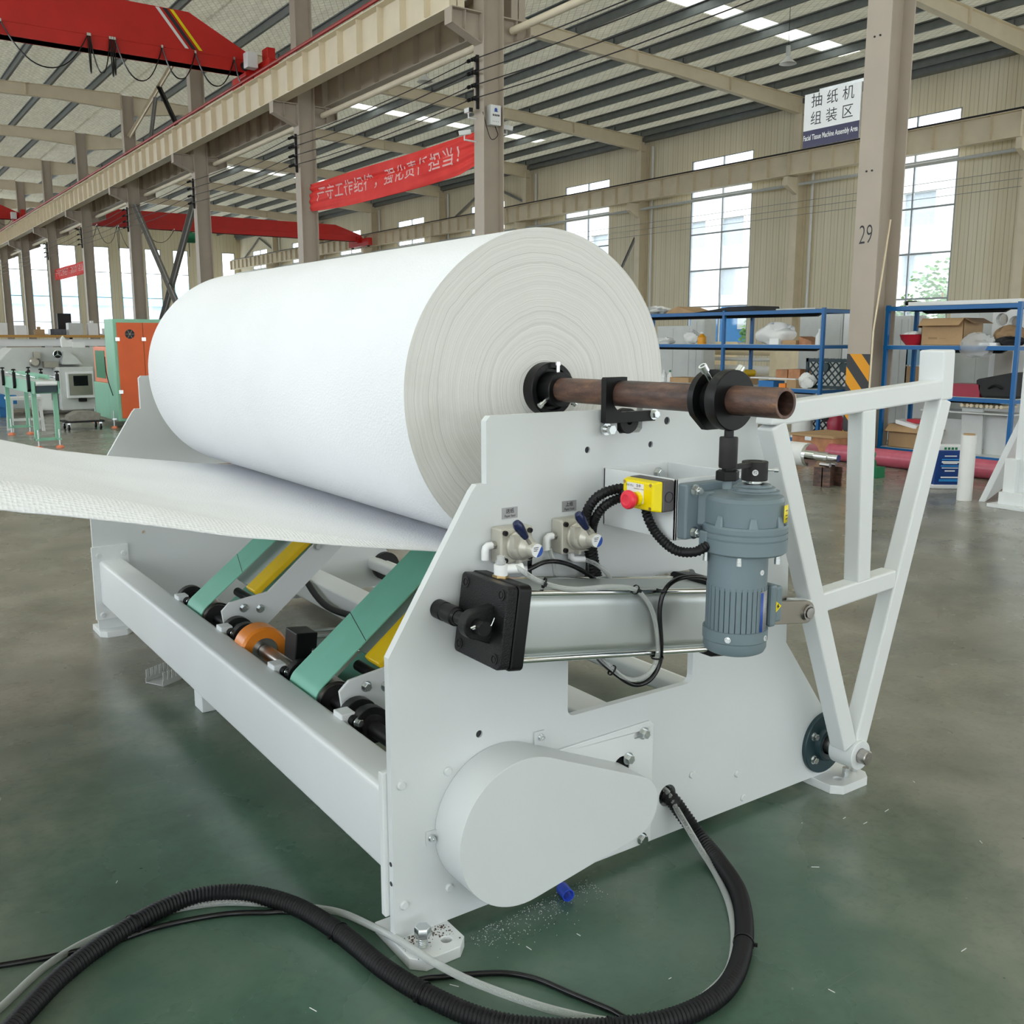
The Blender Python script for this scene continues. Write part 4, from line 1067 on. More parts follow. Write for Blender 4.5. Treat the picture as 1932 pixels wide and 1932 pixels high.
b = MB().lathe([(0, .905), (.0725, .905), (.0725, .992), (0, .992)], (mx, my, 0), (0, 0, 1), 64)
b.build('motor_barrel', M['motor'], gm, smooth=30)
b = MB(); n = 34; prof = []
for i in range(n):
    for (o, r_) in ((.0, .0735), (.80, .0735), (.84, .0690), (.96, .0690)):
        th = 2 * PI * (i + o) / n; prof.append((mx + r_ * math.cos(th), my + r_ * math.sin(th)))
b.prism(prof, 'xy', .775, .912)
b.build('cooling_fins', M['motor'], gm, smooth=20)
b = MB().lathe([(.0745, .803), (.0792, .802), (.0792, .776), (.0768, .773), (.0768, .756), (.072, .746), (.062, .741), (0, .741)], (mx, my, 0), (0, 0, 1), 64)
b.build('fan_cover', M['motor'], gm, smooth=30)
def around(r, ang, z, c=(mx, my)): return Vector((c[0] + r * math.cos(R(ang)), c[1] + r * math.sin(R(ang)), z))
b = MB().hexbolt(around(.079, 210, .787), around(1, 210, 0, (0, 0)), .0058); b.build('cover_screw', M['zinc'], gm)
STK = ((.0728, 274, .950, (mx, my), .0065, '✓'), (.0795, 287, .785, (mx, my), .0068, '检'), (.0318, 224, 1.184, (sx_, SY), .0072, '检'))
b = MB()
for (r_, a_, z_, c_, s_, _) in STK:
    nn = around(1, a_, 0, (0, 0)); p_ = around(r_, a_, z_, c_); b.cyl(p_ - nn * .001, p_ + nn * .0012, s_, seg=20)
split_build(b, 'round_sticker', M['label'], gm)
for (r_, a_, z_, c_, s_, ch) in STK:
    nn = around(1, a_, 0, (0, 0)); MB().add(text_mesh(ch, .010), plane_mat(around(r_ + .0014, a_, z_, c_), Vector((-nn.y, nn.x, 0)), (0, 0, 1))).build('sticker_mark', M['ink'], gm, smooth=0, norm=False)
def cyl_patch(c, r_, a0, a1, z0, z1, n=10):
    b = MB(); b.grid(lambda u, v: tuple(around(r_, a0 + (a1 - a0) * u, z0 + (z1 - z0) * v, c)), n, 1); return b
cyl_patch((mx, my), .0745, 272, 296, .782, .902).build('name_plate', M['alutag'], gm, solid=.001)
cyl_patch((mx, my), .0755, 272, 279.5, .785, .900).build('name_plate_band', M['inkblue'], gm, solid=.001)
b = MB()
for i in range(9): b.add(text_mesh('▪▪ ▪▪▪ ▪', .0055), plane_mat(around(.0762, 288, .793 + i * .0122), Vector((0, 0, 1)), Vector((math.sin(R(288)), -math.cos(R(288)), 0))))
b.build('name_plate_print', M['ink'], gm, smooth=0, norm=False)
cyl_patch((dx_, SY), .1005, 284, 299, 1.070, 1.112).build('yellow_sticker', M['yellow'], gm, solid=.0012)
for z in (1.078, 1.086, 1.098): cyl_patch((dx_, SY), .1015, 287, 295, z, z + .0022).build('sticker_print', M['ink'], gm, smooth=0)
tb = MB().box(.832, .856, -.428, -.340, .797, .905); tb.box(.856, .884, -.422, -.346, .804, .897)
tb.build('terminal_box', M['motor'], gm, smooth=0, bevel=.007)
b = MB(); b.prism([(.858, .832), (.878, .846), (.858, .860)], 'xz', -.4235, -.422); b.build('warning_sticker', M['yellow'], gm, smooth=0)
b = MB(); b.prism([(.862, .850), (.8675, .853), (.866, .848), (.870, .847), (.863, .839), (.865, .845), (.860, .844)], 'xz', -.4242, -.4236); b.build('lightning_mark', M['ink'], gm, smooth=0)
for (x, z) in ((.686, 1.138), (.686, 1.034)):
    y_ = -.302
    b = MB().hexbolt((x, y_, z), (0, -1, 0), .0115); b.cyl((x, y_ - .01, z), (x, y_ - .022, z), .007, seg=14); b.build('mounting_bolt', M['zinc'], gm)
b = MB().lathe([(0, 1.148), (.019, 1.148), (.019, 1.166), (0, 1.166)], (sx_, SY, 0), (0, 0, 1), 28); b.build('output_shaft', M['chrome'], gm)
b = MB().lathe([(.0305, 1.2085), (.0316, 1.2075), (.0316, 1.163), (.0305, 1.162), (0, 1.162)], (sx_, SY, 0), (0, 0, 1), 40); b.lathe([(.0305, 1.2085), (.0165, 1.2085), (.0165, 1.206), (.0145, 1.206), (.0145, 1.2078), (0, 1.2078)], (sx_, SY, 0), (0, 0, 1), 28)
b.build('crank_hub', M['darksteel'], gm)
cd_ = Vector((.656, -.755, 0)); q = Vector((sx_, SY, 1.188)); b = MB().cyl(q + cd_ * .025, q + cd_ * .052, .0033, seg=12); b.cyl(q + cd_ * .046, q + cd_ * .056, .0056, seg=14); b.build('clamp_screw', M['zinc'], gm)
b = MB().bar((.69, -.403, 1.203), (.80, -.378, 1.203), .016, .010, side=(0, 1, 0)); b.build('crank_arm', M['darksteel'], gm, smooth=0)
lr = MB().lathe([(0, 1.205), (.0205, 1.205), (.0215, 1.208), (.0215, 1.274), (.0205, 1.277), (.011, 1.277), (.011, 1.292), (0, 1.292)], (.685, -.405, 0), (0, 0, 1), 36).build('link_rod', M['darksteel'], ST)
b = MB().lathe([(0, 1.176), (.026, 1.176), (.028, 1.178), (.028, 1.197), (.026, 1.199), (.014, 1.199), (.014, 1.206), (0, 1.206)], (.685, -.405, 0), (0, 0, 1), 6); b.build('lock_nut', M['black'], lr, smooth=30)
MB().cyl((.685, -.405, 1.156), (.685, -.405, 1.178), .011, seg=16).build('lower_stud', M['motor'], lr)

# ---- air cylinder on the front of the plate (axis slopes down to the right)
ca = Vector((.990, 0, -.139)); cu_ = Vector((.139, 0, .990)); cy = Vector((0, -1, 0)); C0 = Vector((.178, -.122, .855))
def cp(a, u, y): return C0 + ca * a + cu_ * u + cy * y
def cap_block(a0, a1, w, rad=.014, n_=4):
    b = MB(); pts = rrect(-w, w, -w, w, rad, n_)
    va = [b.bm.verts.new(cp(a0, u, y)) for y, u in pts]; vb = [b.bm.verts.new(cp(a1, u, y)) for y, u in pts]
    n = len(pts)
    for i in range(n): b._f([va[i], va[(i + 1) % n], vb[(i + 1) % n], vb[i]])
    b._f(va); b._f(vb); return b
ac = cap_block(.064, .70, .087, .040, 10).build('air_cylinder', M['barrel'], ST, smooth=40)
b = cap_block(0, .030, .098); c_ = b.build('end_cap', M['blackcast'], ac, smooth=30, bevel=.003)
cap_block(.0305, .066, .101).build('end_cap', M['black'], ac, smooth=30, bevel=.003)
cap_block(.70, .765, .10).build('end_cap', M['black'], ac, smooth=30, bevel=.003)
for y in (-1, 1):
    for u in (-1, 1):
        MB().cyl(cp(.06, u * .0795, y * .0795), cp(.71, u * .0795, y * .0795), .0085, seg=16).build('tie_rod', M['chrome'], ac)
b = MB()
for y in (-1, 1):
    for u in (-1, 1):
        b.lathe([(.013, 0), (.013, .002), (.009, .002), (.009, -.004), (.006, -.004), (.006, .0015), (0, .0015)], cp(0, u * .075, y * .075), -ca, 24)
split_build(b, 'recessed_bolt', M['darksteel'], ac)
# rear lug, pin and anchor stud
lug = MB(); ly0, ly1 = .022, -.045
for (a, c) in ((ly0, ly0 + .030),):
    pts = [(.012, .045), (.0, .045)] + [(-.042 + .034 * math.cos(R(t)), .034 * math.sin(R(t))) for t in range(90, 271, 12)] + [(0, -.045), (.012, -.045)]
    va = [lug.bm.verts.new(cp(p, q, a)) for p, q in pts]; vb = [lug.bm.verts.new(cp(p, q, c)) for p, q in pts]; n = len(pts)
    for i in range(n): lug._f([va[i], va[(i + 1) % n], vb[(i + 1) % n], vb[i]])
    lug._f(va); lug._f(vb)
lug.build('rear_lug', M['blackcast'], ac, smooth=30, bevel=.003)
b = MB().cyl(cp(-.042, 0, -.03), cp(-.042, 0, .085), .0165, seg=28); b.build('clevis_pin', M['black'], ac)
b = MB(); q = cp(-.042, 0, .073)
b.tube([q + Vector((-.03, 0, .004)), q + Vector((-.022, -.004, .008)), q + Vector((-.022, .004, .0)), q], .0022, 8); b.tube([q + Vector((.014, 0, -.002)), q + Vector((.024, -.002, .002)), q + Vector((.030, -.006, .02))], .0018, 8)
split_build(b, 'split_pin', M['zinc'], ac)
b = MB(); q = cp(-.042, 0, 0); b.lathe([(0, 0), (.021, 0), (.0235, .003), (.0235, .035), (.022, .036), (.022, .052), (.0235, .053), (.0235, .085), (.020, .087), (.018, .095), (0, .095)], (q.x, 0, q.z), (0, -1, 0), 36)
b.build('anchor_stud', M['black'], ac)
# rod and front clevis
MB().cyl(cp(.765, 0, 0), cp(1.02, 0, 0), .022, seg=28).build('piston_rod', M['chrome'], ac)
P0 = Vector((1.315, -.122, .697))
b = MB(); pts = [(-.15, .034), (-.15, -.034)] + [(.034 * math.cos(R(t)), .034 * math.sin(R(t))) for t in range(-90, 91, 12)]
for (a, c) in ((.024, .042), (-.042, -.024)):
    va = [b.bm.verts.new(P0 + ca * p + cu_ * q + cy * a) for p, q in pts]; vb = [b.bm.verts.new(P0 + ca * p + cu_ * q + cy * c) for p, q in pts]; n = len(pts)
    for i in range(n): b._f([va[i], va[(i + 1) % n], vb[(i + 1) % n], vb[i]])
    b._f(va); b._f(vb)
b.obox(P0 - ca * .135, (ca, cu_, cy), (.03, .034, .03))
b.build('fork_end', M['nickel'], ac, smooth=30, bevel=.002)
b = MB().lathe([(0, 0), (.026, 0), (.026, .004), (.021, .004), (.021, .007), (.0235, .007), (.0235, .009), (.019, .009), (.019, .005), (.016, .005), (.016, .013), (0, .014)], P0 + cy * .042, cy, 32); b.cyl(P0 - cy * .05, P0 + cy * .042, .016)
b.build('fork_pin', M['steel'], ac)
# fitting on the rear cap
b = MB().cyl(cp(.045, .10, .0), cp(.045, .106, .0), .020, seg=6); b.build('brass_nut', M['brass'], ac, smooth=0)
q = cp(.045, .106, 0); fit = MB().cyl(q, q + Vector((0, 0, .026)), .0165, seg=24); fit.cyl(q + Vector((0, 0, .014)), q + Vector((.046, -.012, .012)), .0115, seg=20)
fit.ringcyl(q + Vector((.046, -.012, .012)), q + Vector((.052, -.0136, .0118)), .013, .008); fit.build('elbow_fitting', M['fitting'], ac)
b = MB().cyl(q + Vector((0, 0, .026)), q + Vector((0, 0, .046)), .010, seg=16); b.cyl(q + Vector((0, 0, .030)), q + Vector((0, 0, .034)), .013, seg=16); b.build('fitting_neck', M['plasticbag'], ac)
b = MB().box(.60, .645, -.125, -.115, .8775, .878)
# ---- hand valves
def valve(x, z):
    b = MB().box(x - .048, x + .048, -.045, 0, z - .045, z + .045)
    v = b.build('hand_valve', M['valve'], ST, smooth=0, bevel=.005)
    b = MB().lathe([(0, .045), (.036, .045), (.037, .052), (.034, .055), (.034, .068), (.031, .074), (.027, .078), (.027, .086), (.023, .092), (.018, .10), (.018, .122), (.0165, .125), (0, .125)], (x + .003, 0, z), (0, -1, 0), 40)
    for s in (-1, 1): b.box(x - .004, x + .004, -.060, -.04, z + s * .035 - .012, z + s * .035 + .012)
    b.box(x - .032, x - .014, -.078, -.06, z + .0, z + .03)
    b.build('valve_bonnet', M['valve'], v, smooth=30)
    b = MB()
    for sx in (-1, 1):
        for sz in (-1, 1): b.hexbolt((x + sx * .037, -.045, z + sz * .034), (0, -1, 0), .0065, washer=False, socket=True)
    split_build(b, 'valve_screw', M['darksteel'], v)
    MB().cyl((x + .003, -.1252, z), (x + .003, -.1262, z), .0165, seg=32).build('valve_dial', M['label'], v)
    b = MB(); b.prism([(x + .003 + .0160 * math.cos(R(a)), z + .0160 * math.sin(R(a))) for a in range(-100, 41, 10)], 'xz', -.1268, -.1263); b.build('dial_band', M['inkblue'], v, smooth=0)
    b = MB()
    for i in range(3): b.box(x - .008, x + .006 - i * .002, -.1267, -.1263, z + .007 - i * .004, z + .0085 - i * .004)
    b.build('dial_print', M['ink'], v, smooth=0)
    p0 = Vector((x - .004, -.108, z + .012)); dr = Vector((-.62, -.10, .78)).normalized()
    MB().cyl(p0, p0 + dr * .04, .0045, seg=14).build('lever_stem', M['steel'], v)
    MB().lathe([(0, .026), (.0075, .026), (.009, .032), (.0125, .060), (.0125, .070), (.009, .079), (0, .083)], p0, dr, 24).build('lever_knob', M['navy'], v)
    b = MB(); q = Vector((x - .048, -.02, z + .002)); b.cyl(q, q + Vector((-.012, 0, 0)), .010, seg=6)
    b.build('hex_nipple', M['steel'], v, smooth=0)
    b = MB(); q = q + Vector((-.010, 0, 0)); b.tube([q, q + Vector((-.012, 0, 0)), q + Vector((-.018, 0, -.004)), q + Vector((-.02, 0, -.012)), q + Vector((-.02, 0, -.034))], .0095, 16); b.build('elbow_fitting', M['fitting'], v)
    b = MB(); q = Vector((x + .002, -.022, z - .045)); b.cyl(q, q + Vector((0, 0, -.008)), .008, seg=6); b.tube([q + Vector((0, 0, -.006)), q + Vector((0, 0, -.016)), q + Vector((.006, -.002, -.021)), q + Vector((.036, -.010, -.024))], .009, 16); b.build('elbow_fitting', M['fitting'], v)
    MB().cyl((x + .048, -.02, z + .022), (x + .06, -.02, z + .022), .009, seg=16).build('plug', M['fitting'], v)
    return v
valve(.338, 1.0); valve(.525, 1.002)
def nameplate(x, z, cn, en):
    n_ = MB().box(x - .0235, x + .0235, -.0016, 0, z - .014, z + .014).build('name_plate', M['alutag'], ST, smooth=0)
    b = MB().add(text_mesh(cn, .0125, bold=.0002), plane_mat((x, -.0019, z + .0045), (1, 0, 0), (0, 0, 1))); b.add(text_mesh(en, .0085, bold=.0001), plane_mat((x, -.0019, z - .0075), (1, 0, 0), (0, 0, 1), .9, 1))
    b.build('lettering', M['ink'], n_, smooth=0, norm=False)
nameplate(.347, 1.0735, '送纸', 'Paper feed'); nameplate(.535, 1.0725, '上纸', 'Paper load')

# ---- air hoses and conduits fixed to the stand
def ridged(path, r, pitch=.0045, amp=.0014, seg=14, name='corrugated_conduit', parent=None, mat='blackrub'):
    p = resample(catmull(path, 14), pitch)
    return MB().tube(p, lambda i: r + (amp if i % 2 else -amp), seg).build(name, M[mat], parent, smooth=60)
ridged([(.63, -.142, 1.128), (.60, -.11, 1.125), (.565, -.08, 1.105), (.55, -.055, 1.06), (.57, -.035, 1.0), (.585, -.03, .93), (.60, -.03, .85)], .0125, parent=ST)
ridged([(.63, -.142, 1.108), (.61, -.115, 1.102), (.585, -.085, 1.08), (.572, -.06, 1.04), (.585, -.035, .99), (.60, -.03, .92), (.62, -.03, .85)], .0115, parent=ST)
ridged([(.628, -.19, 1.088), (.625, -.205, 1.06), (.628, -.235, 1.025), (.635, -.29, .995), (.655, -.335, .995), (.69, -.345, 1.008)], .0115, parent=ST)
def hose(name, pts, r, mat, parent=ST, seg=12): return MB().tube(resample(catmull(pts, 12), .008), r, seg).build(name, M[mat], parent)
hose('clear_air_hose', [(.272, -.134, .972), (.308, -.185, .940), (.379, -.213, .918), (.494, -.218, .908), (.575, -.22, .888), (.626, -.22, .836), (.65, -.22, .769), (.654, -.22, .70), (.627, -.215, .657), (.573, -.205, .652), (.524, -.19, .69), (.50, -.12, .74), (.50, -.04, .80)], .0062, 'clear')
hose('black_air_hose', [(.86, -.212, .868), (.79, -.222, .892), (.715, -.224, .897), (.669, -.226, .876), (.652, -.226, .826), (.661, -.225, .74), (.662, -.22, .68), (.632, -.217, .642), (.59, -.207, .635), (.545, -.195, .664), (.51, -.15, .71), (.50, -.05, .78)], .0062, 'blackgloss')
hose('black_air_hose', [(.378, -.035, .930), (.43, -.045, .946), (.492, -.05, .933), (.56, -.06, .895), (.60, -.07, .85)], .006, 'blackgloss')
hose('black_air_hose', [(.396, -.02, .97), (.394, -.02, .90), (.392, -.02, .84)], .006, 'blackgloss')
hose('black_air_hose', [(.582, -.02, .97), (.577, -.03, .92), (.57, -.03, .85)], .006, 'blackgloss')
hose('clear_air_hose', [(.458, -.02, .972), (.466, -.028, .93), (.472, -.03, .88), (.475, -.03, .83)], .006, 'clear')
hose('clear_air_hose', [(.558, -.03, .934), (.592, -.045, .918), (.630, -.05, .885), (.65, -.05, .84)], .006, 'clear')
def tie(p, d, r, parent):
    p = Vector(p); d = Vector(d).normalized(); s_, u_, _ = frame(d)
    return MB().ringcyl(p - d * .0022, p + d * .0022, r + .0014, r, 20).obox(p + s_ * (r + .004), (d, s_, u_), (.003, .005, .004)).build('cable_tie', M['blackrub'], parent)
for p, d_, r_ in (((.314, -.19, .938), (1, -.5, -.4), .012), ((.575, -.219, .889), (1, 0, -.5), .011), ((.662, -.224, .873), (.3, 0, .9), .010), ((.652, -.222, .70), (0, 0, 1), .015), ((.526, -.192, .682), (-1, .4, .8), .013)): tie(p, d_, r_, ST)

# ---- swing arm of the roll lifter
sa0, sa1 = -.142, -.082
def tubebar(p, q, w=.064):
    p = Vector((p[0], 0, p[1])); q = Vector((q[0], 0, q[1])); d_ = (q - p).normalized(); n_ = Vector((-d_.z, 0, d_.x)) * (w / 2)
    return [(v.x, v.z) for v in (p - n_, q - n_, q + n_, p + n_)]
b = MB().prism(tubebar((1.605, .19), (1.176, 1.262)), 'xz', sa0, sa1)
b.prism([(1.141, 1.262), (1.214, 1.262), (1.222, 1.328), (1.150, 1.323)], 'xz', sa0, sa1)
sw = b.build('swing_arm', M['white'], ST, smooth=0, bevel=.006)
MB().prism(tubebar((1.662, .19), (2.003, 1.305)), 'xz', sa0 + .0012, sa1 - .0012).build('arm_tube', M['white'], sw, smooth=0, bevel=.006)
MB().prism([(1.970, 1.30), (2.035, 1.305), (2.030, 1.467), (1.966, 1.464)], 'xz', sa0 - .001, sa1 + .03).build('arm_tip', M['white'], sw, smooth=0, bevel=.006)
MB().prism([(1.19, 1.259), (1.985, 1.307), (1.985, 1.369), (1.19, 1.323)], 'xz', sa0 + .0012, sa1 - .0012).build('top_rail', M['white'], sw, smooth=0, bevel=.006)
MB().prism([(1.43, .6725), (1.79, .6965), (1.79, .7565), (1.41, .7335)], 'xz', sa0 + .0012, sa1 - .0012).build('cross_rail', M['white'], sw, smooth=0, bevel=.006)
MB().prism([(1.588, .74), (1.652, .745), (1.627, 1.29), (1.560, 1.285)], 'xz', sa0 + .0012, sa1 - .0012).build('middle_post', M['white'], sw, smooth=0, bevel=.006)
MB().ringcyl((1.645, -.062, .153), (1.645, -.152, .153), .050, .0242, 40).build('pivot_hub', M['white'], sw, bevel=.002)
MB().obox(P0 + Vector((.01, 0, .0)), (ca, cu_, cy), (.036, .03, .022)).build('clevis_eye', M['white'], sw, smooth=0, bevel=.004)
b = MB().lathe([(0, .182), (.0215, .182), (.024, .179), (.024, -.02), (0, -.02)], (1.645, 0, .153), (0, -1, 0), 32); b.cyl((1.645, -.1835, .153), (1.645, -.182, .153), .0045, seg=12)
b.build('pivot_shaft', M['steel'], ST)
fbz = MB().lathe([(.036, 0), (.106, 0), (.107, .003), (.107, .012), (.104, .015), (.062, .017), (.058, .034), (.052, .036), (.036, .030)], (1.645, 0, .150), (0, -1, 0), 56, closed=True)
fb3 = fbz.build('flange_bearing', M['motor'] if False else M['darkteal'], ST, smooth=30)
b = MB()
for a in (150, 215, 330, 35): b.hexbolt((1.645 + .078 * math.cos(R(a)), -.016, .150 + .078 * math.sin(R(a))), (0, -1, 0), .0115)
split_build(b, 'bolt', M['zinc'], fb3)
MB().ringcyl((1.645, 0, .153), (1.645, -.056, .153), .033, .0243, 32).build('locking_ring', M['steel'], fb3)
MB().box(1.632, 1.656, -.022, -.014, .222, .236).build('green_tag', M['greenpaint'], fb3, smooth=0)

# ================================================================ the paper roll
RX, RZ, RR = .685, 1.350, .46
PRL = thing('paper_roll', 'huge white jumbo roll of tissue paper held in the stand', 'paper roll', (RX, 1.55, RZ - RR))
b = MB(); rb = MB(); n = 160
def rout(a): return RR * (1 + .010 * math.cos(2 * (a - R(35))) + .004 * math.sin(5 * a))
def rp(a, y, k=1.0): return (RX + rout(a) * k * math.cos(a), y, RZ + rout(a) * k * math.sin(a))
b.grid(lambda u, v: rp(2 * PI * u, .31 + (2.8 - .31) * v), n, 1, closed_u=True)
b.mi = 1
for y in (.31, 2.8):
    b.grid(lambda u, v, y=y: rp(2 * PI * u, y, .12 + .88 * v), n, 1, closed_u=True)
b.build('roll_body', [M['paper'], M['rollend']], PRL, smooth=30, norm=True)
# loose end of the web running off to the left
prof = [(.76, .892), (.685, .888), (.62, .887), (.55, .889), (.40, .908), (.30, .925), (.15, .950), (.0, .976), (-.12, 1.0), (-.25, 1.025), (-.44, 1.075), (-.62, 1.122), (-.75, 1.156), (-1.0, 1.235), (-1.4, 1.38), (-1.9, 1.56), (-2.6, 1.82)]
pc_ = catmull([Vector((x, 0, z)) for x, z in prof], 6)
def webp(i, y):
    p = pc_[i]; x = p.x; z = p.z; t = max(0.0, min(1.0, (.5 - x) / 1.2))
    z += .012 * t * math.sin(y * 3.1 + x * 2.0) + .006 * t * math.sin(y * 9 + x * 4)
    e = y - .31
    z += .043 * t * math.exp(-(e / .55) ** 2)
    if e < .09: z -= (.09 - e) ** 2 * 5.5 * t
    f_ = 2.8 - y
    if f_ < .25: z -= (.25 - f_) ** 2 * .4 * t
    return (x, y, z)
ny = 70; nx = len(pc_) - 1
def yv(v): return .31 + (2.8 - .31) * (v ** 1.6)
b = MB(); b.grid(lambda u, v: webp(round(u * nx), yv(v)), nx, ny)
def facemat(f):
    c = f.calc_center_median(); return 1 if c.y < .31 + .13 * max(.25, min(1, .45 - c.x * .6)) else 0
for f in b.bm.faces: f.material_index = facemat(f)
b.build('loose_web', [M['paper'], M['emboss']], PRL, smooth=60, solid=.002)

# ---- shaft through the roll
sh0, sh1 = Vector((RX, -.565, 1.3625)), Vector((RX, 3.75, 1.3450))
SHF = thing('roll_shaft', 'rusty steel pipe passing through the core of the paper roll', 'shaft', (RX, 1.6, 1.31))
MB().ringcyl(sh0, sh1, .034, .0265, 48).build('pipe', M['rust'], SHF, bevel=.001)
def shp(y): return sh0 + (sh1 - sh0) * ((y - sh0.y) / (sh1.y - sh0.y))
ax = (sh1 - sh0).normalized()
def chuck(y, s):
    c = shp(y)
    o = MB().lathe([(.034, -.02), (.0755, -.02), (.0765, .0), (.0765, .042), (.074, .044), (.061, .044), (.058, .030), (.050, .030), (.0495, .085), (.047, .088), (.034, .088)], c, -ax * s, 56, closed=True).build('core_chuck', M['black'], SHF, smooth=30)
    for a in (215, 325, 90):
        b = MB(); q = c - ax * s * .065; d_ = Vector((math.cos(R(a)), 0, math.sin(R(a))))
        b.cyl(q + d_ * .04, q + d_ * .075, .006, seg=14); b.cyl(q + d_ * .068, q + d_ * .078, .0085, seg=14); b.build('set_screw', M['zinc'], o)
chuck(.312, 1); chuck(2.798, -1)
c = shp(-.385)
cl = MB().lathe([(.034, .0), (.046, .0), (.046, .035), (.068, .037), (.0695, .040), (.0695, .066), (.068, .068), (.034, .068)], c + ax * .034, -ax, 64, closed=True).build('shaft_collar', M['black'], SHF, smooth=30)
hull = [(c.x + .069 * math.cos(R(t)), c.z + .069 * math.sin(R(t))) for t in range(-20, 216, 8)] + [(c.x - .018, c.z - .072), (c.x + .022, c.z - .072)]
MB().prism(hull, 'xz', -.352, -.334, [circ(c.x, c.z, .0345, 32)]).build('link_plate', M['black'], SHF, smooth=30, bevel=.002)
for a in (128, 47):
    d_ = Vector((math.cos(R(a)), 0, math.sin(R(a)))); q = c + ax * .012
    b = MB().cyl(q + d_ * .04, q + d_ * .088, .0062, seg=16); b.lathe([(0, .083), (.0098, .083), (.0098, .100), (.0055, .100), (.005, .093), (0, .093)], q, d_, 20)
    b.build('collar_screw', M['zinc'], cl)

# ================================================================ hoses and litter on the floor
CN = [(-.924, .087), (-.818, .217), (-.685, .35), (-.515, .451), (-.37, .487), (-.243, .436), (-.147, .302), (-.095, .118), (-.071, -.066), (-.036, -.207), (.021, -.344), (.097, -.438), (.237, -.539), (.386, -.598), (.546, -.59), (.709, -.496), (.86, -.346), (.945, -.19)]
cpath = [Vector((-1.03, -.12, .0255))] + [Vector((x, y, .0255 if abs(x - .03) > .2 or y < -.16 or y > .12 else .0255)) for x, y in CN] + [Vector((.962, -.10, .05)), Vector((.945, -.045, .105)), Vector((.925, -.01, .150)), Vector((.92, .06, .165))]
t = thing('corrugated_cable_conduit', 'thick black corrugated conduit snaking across the green floor', 'hose', (.0, -.3, 0))
ridged([tuple(p) for p in cpath], .0225, .005, .0018, 16, 'conduit_tube', t)
for i in (4, 8, 10, 13, 16): tie(cpath[i], cpath[i + 1] - cpath[i - 1], .0248, t)
CLR = [(-1.02, .12), (-.905, .262), (-.836, .318), (-.719, .424), (-.59, .478), (-.451, .492), (-.303, .452), (-.203, .38), (-.117, .302), (-.047, .221), (-.013, .104), (.004, -.032), (.03, -.152), (.075, -.279), (.175, -.431), (.293, -.527), (.429, -.57), (.584, -.546), (.699, -.474), (.814, -.356), (.905, -.22)]
pts = [Vector((x, y, .009)) for x, y in CLR] + [Vector((.93, -.12, .05)), Vector((.922, -.05, .12)), Vector((.917, -.005, .168)), Vector((.915, .05, .175))]
for i in (11, 12, 13): pts[i].z = .042
pts[10].z = .02; pts[14].z = .028
tag(MB().tube(resample(catmull(pts, 12), .012), .0095, 12).build('clear_air_hose', M['clear']), 'clear plastic air hose lying along the black conduit', 'hose')
pts = [(-1.0, .60, .008), (-.881, .509, .008), (-.815, .488, .008), (-.715, .457, .008), (-.579, .43, .008), (-.458, .43, .008), (-.315, .395, .008), (-.216, .34, .008), (-.13, .26, .008), (-.085, .0, .008), (-.045, -.12, .008), (.005, -.142, .008), (.031, -.155, .008), (.092, -.186, .008), (.168, -.232, .008), (.218, -.293, .008), (.256, -.386, .008), (.292, -.475, .008), (.32, -.54, .008), (.45, -.61, .008)]
tag(MB().tube(resample(catmull(pts, 12), .012), .0072, 12).build('black_air_hose', M['blackgloss']), 'thin black air hose curling inside the loop of the conduit', 'hose')
t = MB().ringcyl((.498, -.034, .0175), (.489, -.074, .0175), .0172, .0150, 28).build('plastic_sleeve', M['bluecap']); tag(t, 'short blue plastic sleeve on the floor under the belt guard', 'cap')
b = MB(); rr = random.Random(11)
for i in range(420):
    x = .18 + rr.random() * .42; y = -.02 - abs(rr.gauss(0, .05)) - (.5 - x) * .08; s = rr.uniform(.0003, .0010)
    b.obox((x, y, s * .5), ((math.cos(i), math.sin(i), 0), (-math.sin(i), math.cos(i), 0), (0, 0, 1)), (s, s * .7, s * .5))
tag(b.build('metal_swarf', M['label'], smooth=0), 'sprinkle of bright metal swarf on the floor below the belt guard', 'swarf', kind='stuff')
b = MB(); rr = random.Random(5)
for i in range(26):
    x = rr.uniform(-.5, 2.2); y = rr.uniform(-.9, 1.5) if x < -.05 or x > 1.75 else rr.uniform(-.9, -.15); a = rr.uniform(0, PI); s = rr.uniform(.004, .012)
    b.obox((x, y, .0006), ((math.cos(a), math.sin(a), 0), (-math.sin(a), math.cos(a), 0), (0, 0, 1)), (s, .0008, .0005))
tag(b.build('paper_debris', M['label'], smooth=0), 'scattered white paper shreds on the green floor around the stand', 'litter', kind='stuff')
b = MB()
for i in range(7):
    rr = random.Random(i); b.sphere((-.25 + rr.uniform(-.03, .03), .33 + rr.uniform(-.015, .015), .003), .008, 8, 6, (1.6, 1, .4))
# grey cable trunking and a block under the front beam
b = MB(); p0 = Vector((.03, 2.29, .025)); dd = Vector((.64, .36, 0)).normalized(); sd = Vector((-dd.y, dd.x, 0))
def tq(a, s_, z): return p0 + dd * a + sd * s_ + Vector((0, 0, z - .025))
b.obox(tq(.35, 0, .004), (dd, sd, (0, 0, 1)), (.35, .05, .002))
for s_ in (-.05, .05):
    b.obox(tq(.35, s_, .012), (dd, sd, (0, 0, 1)), (.35, .0015, .012))
    for i in range(28): b.obox(tq(.0125 + i * .025, s_, .042), (dd, sd, (0, 0, 1)), (.008, .0015, .020))
tag(b.build('slotted_trunking', M['trunk'], smooth=0), 'length of grey slotted cable trunking on the floor under the front beam', 'trunking')
tag(MB().box(.10, .17, 1.84, 1.94, 0, .08).build('support_block', M['white'], smooth=0, bevel=.004), 'small white block on the floor beneath the front beam', 'block')
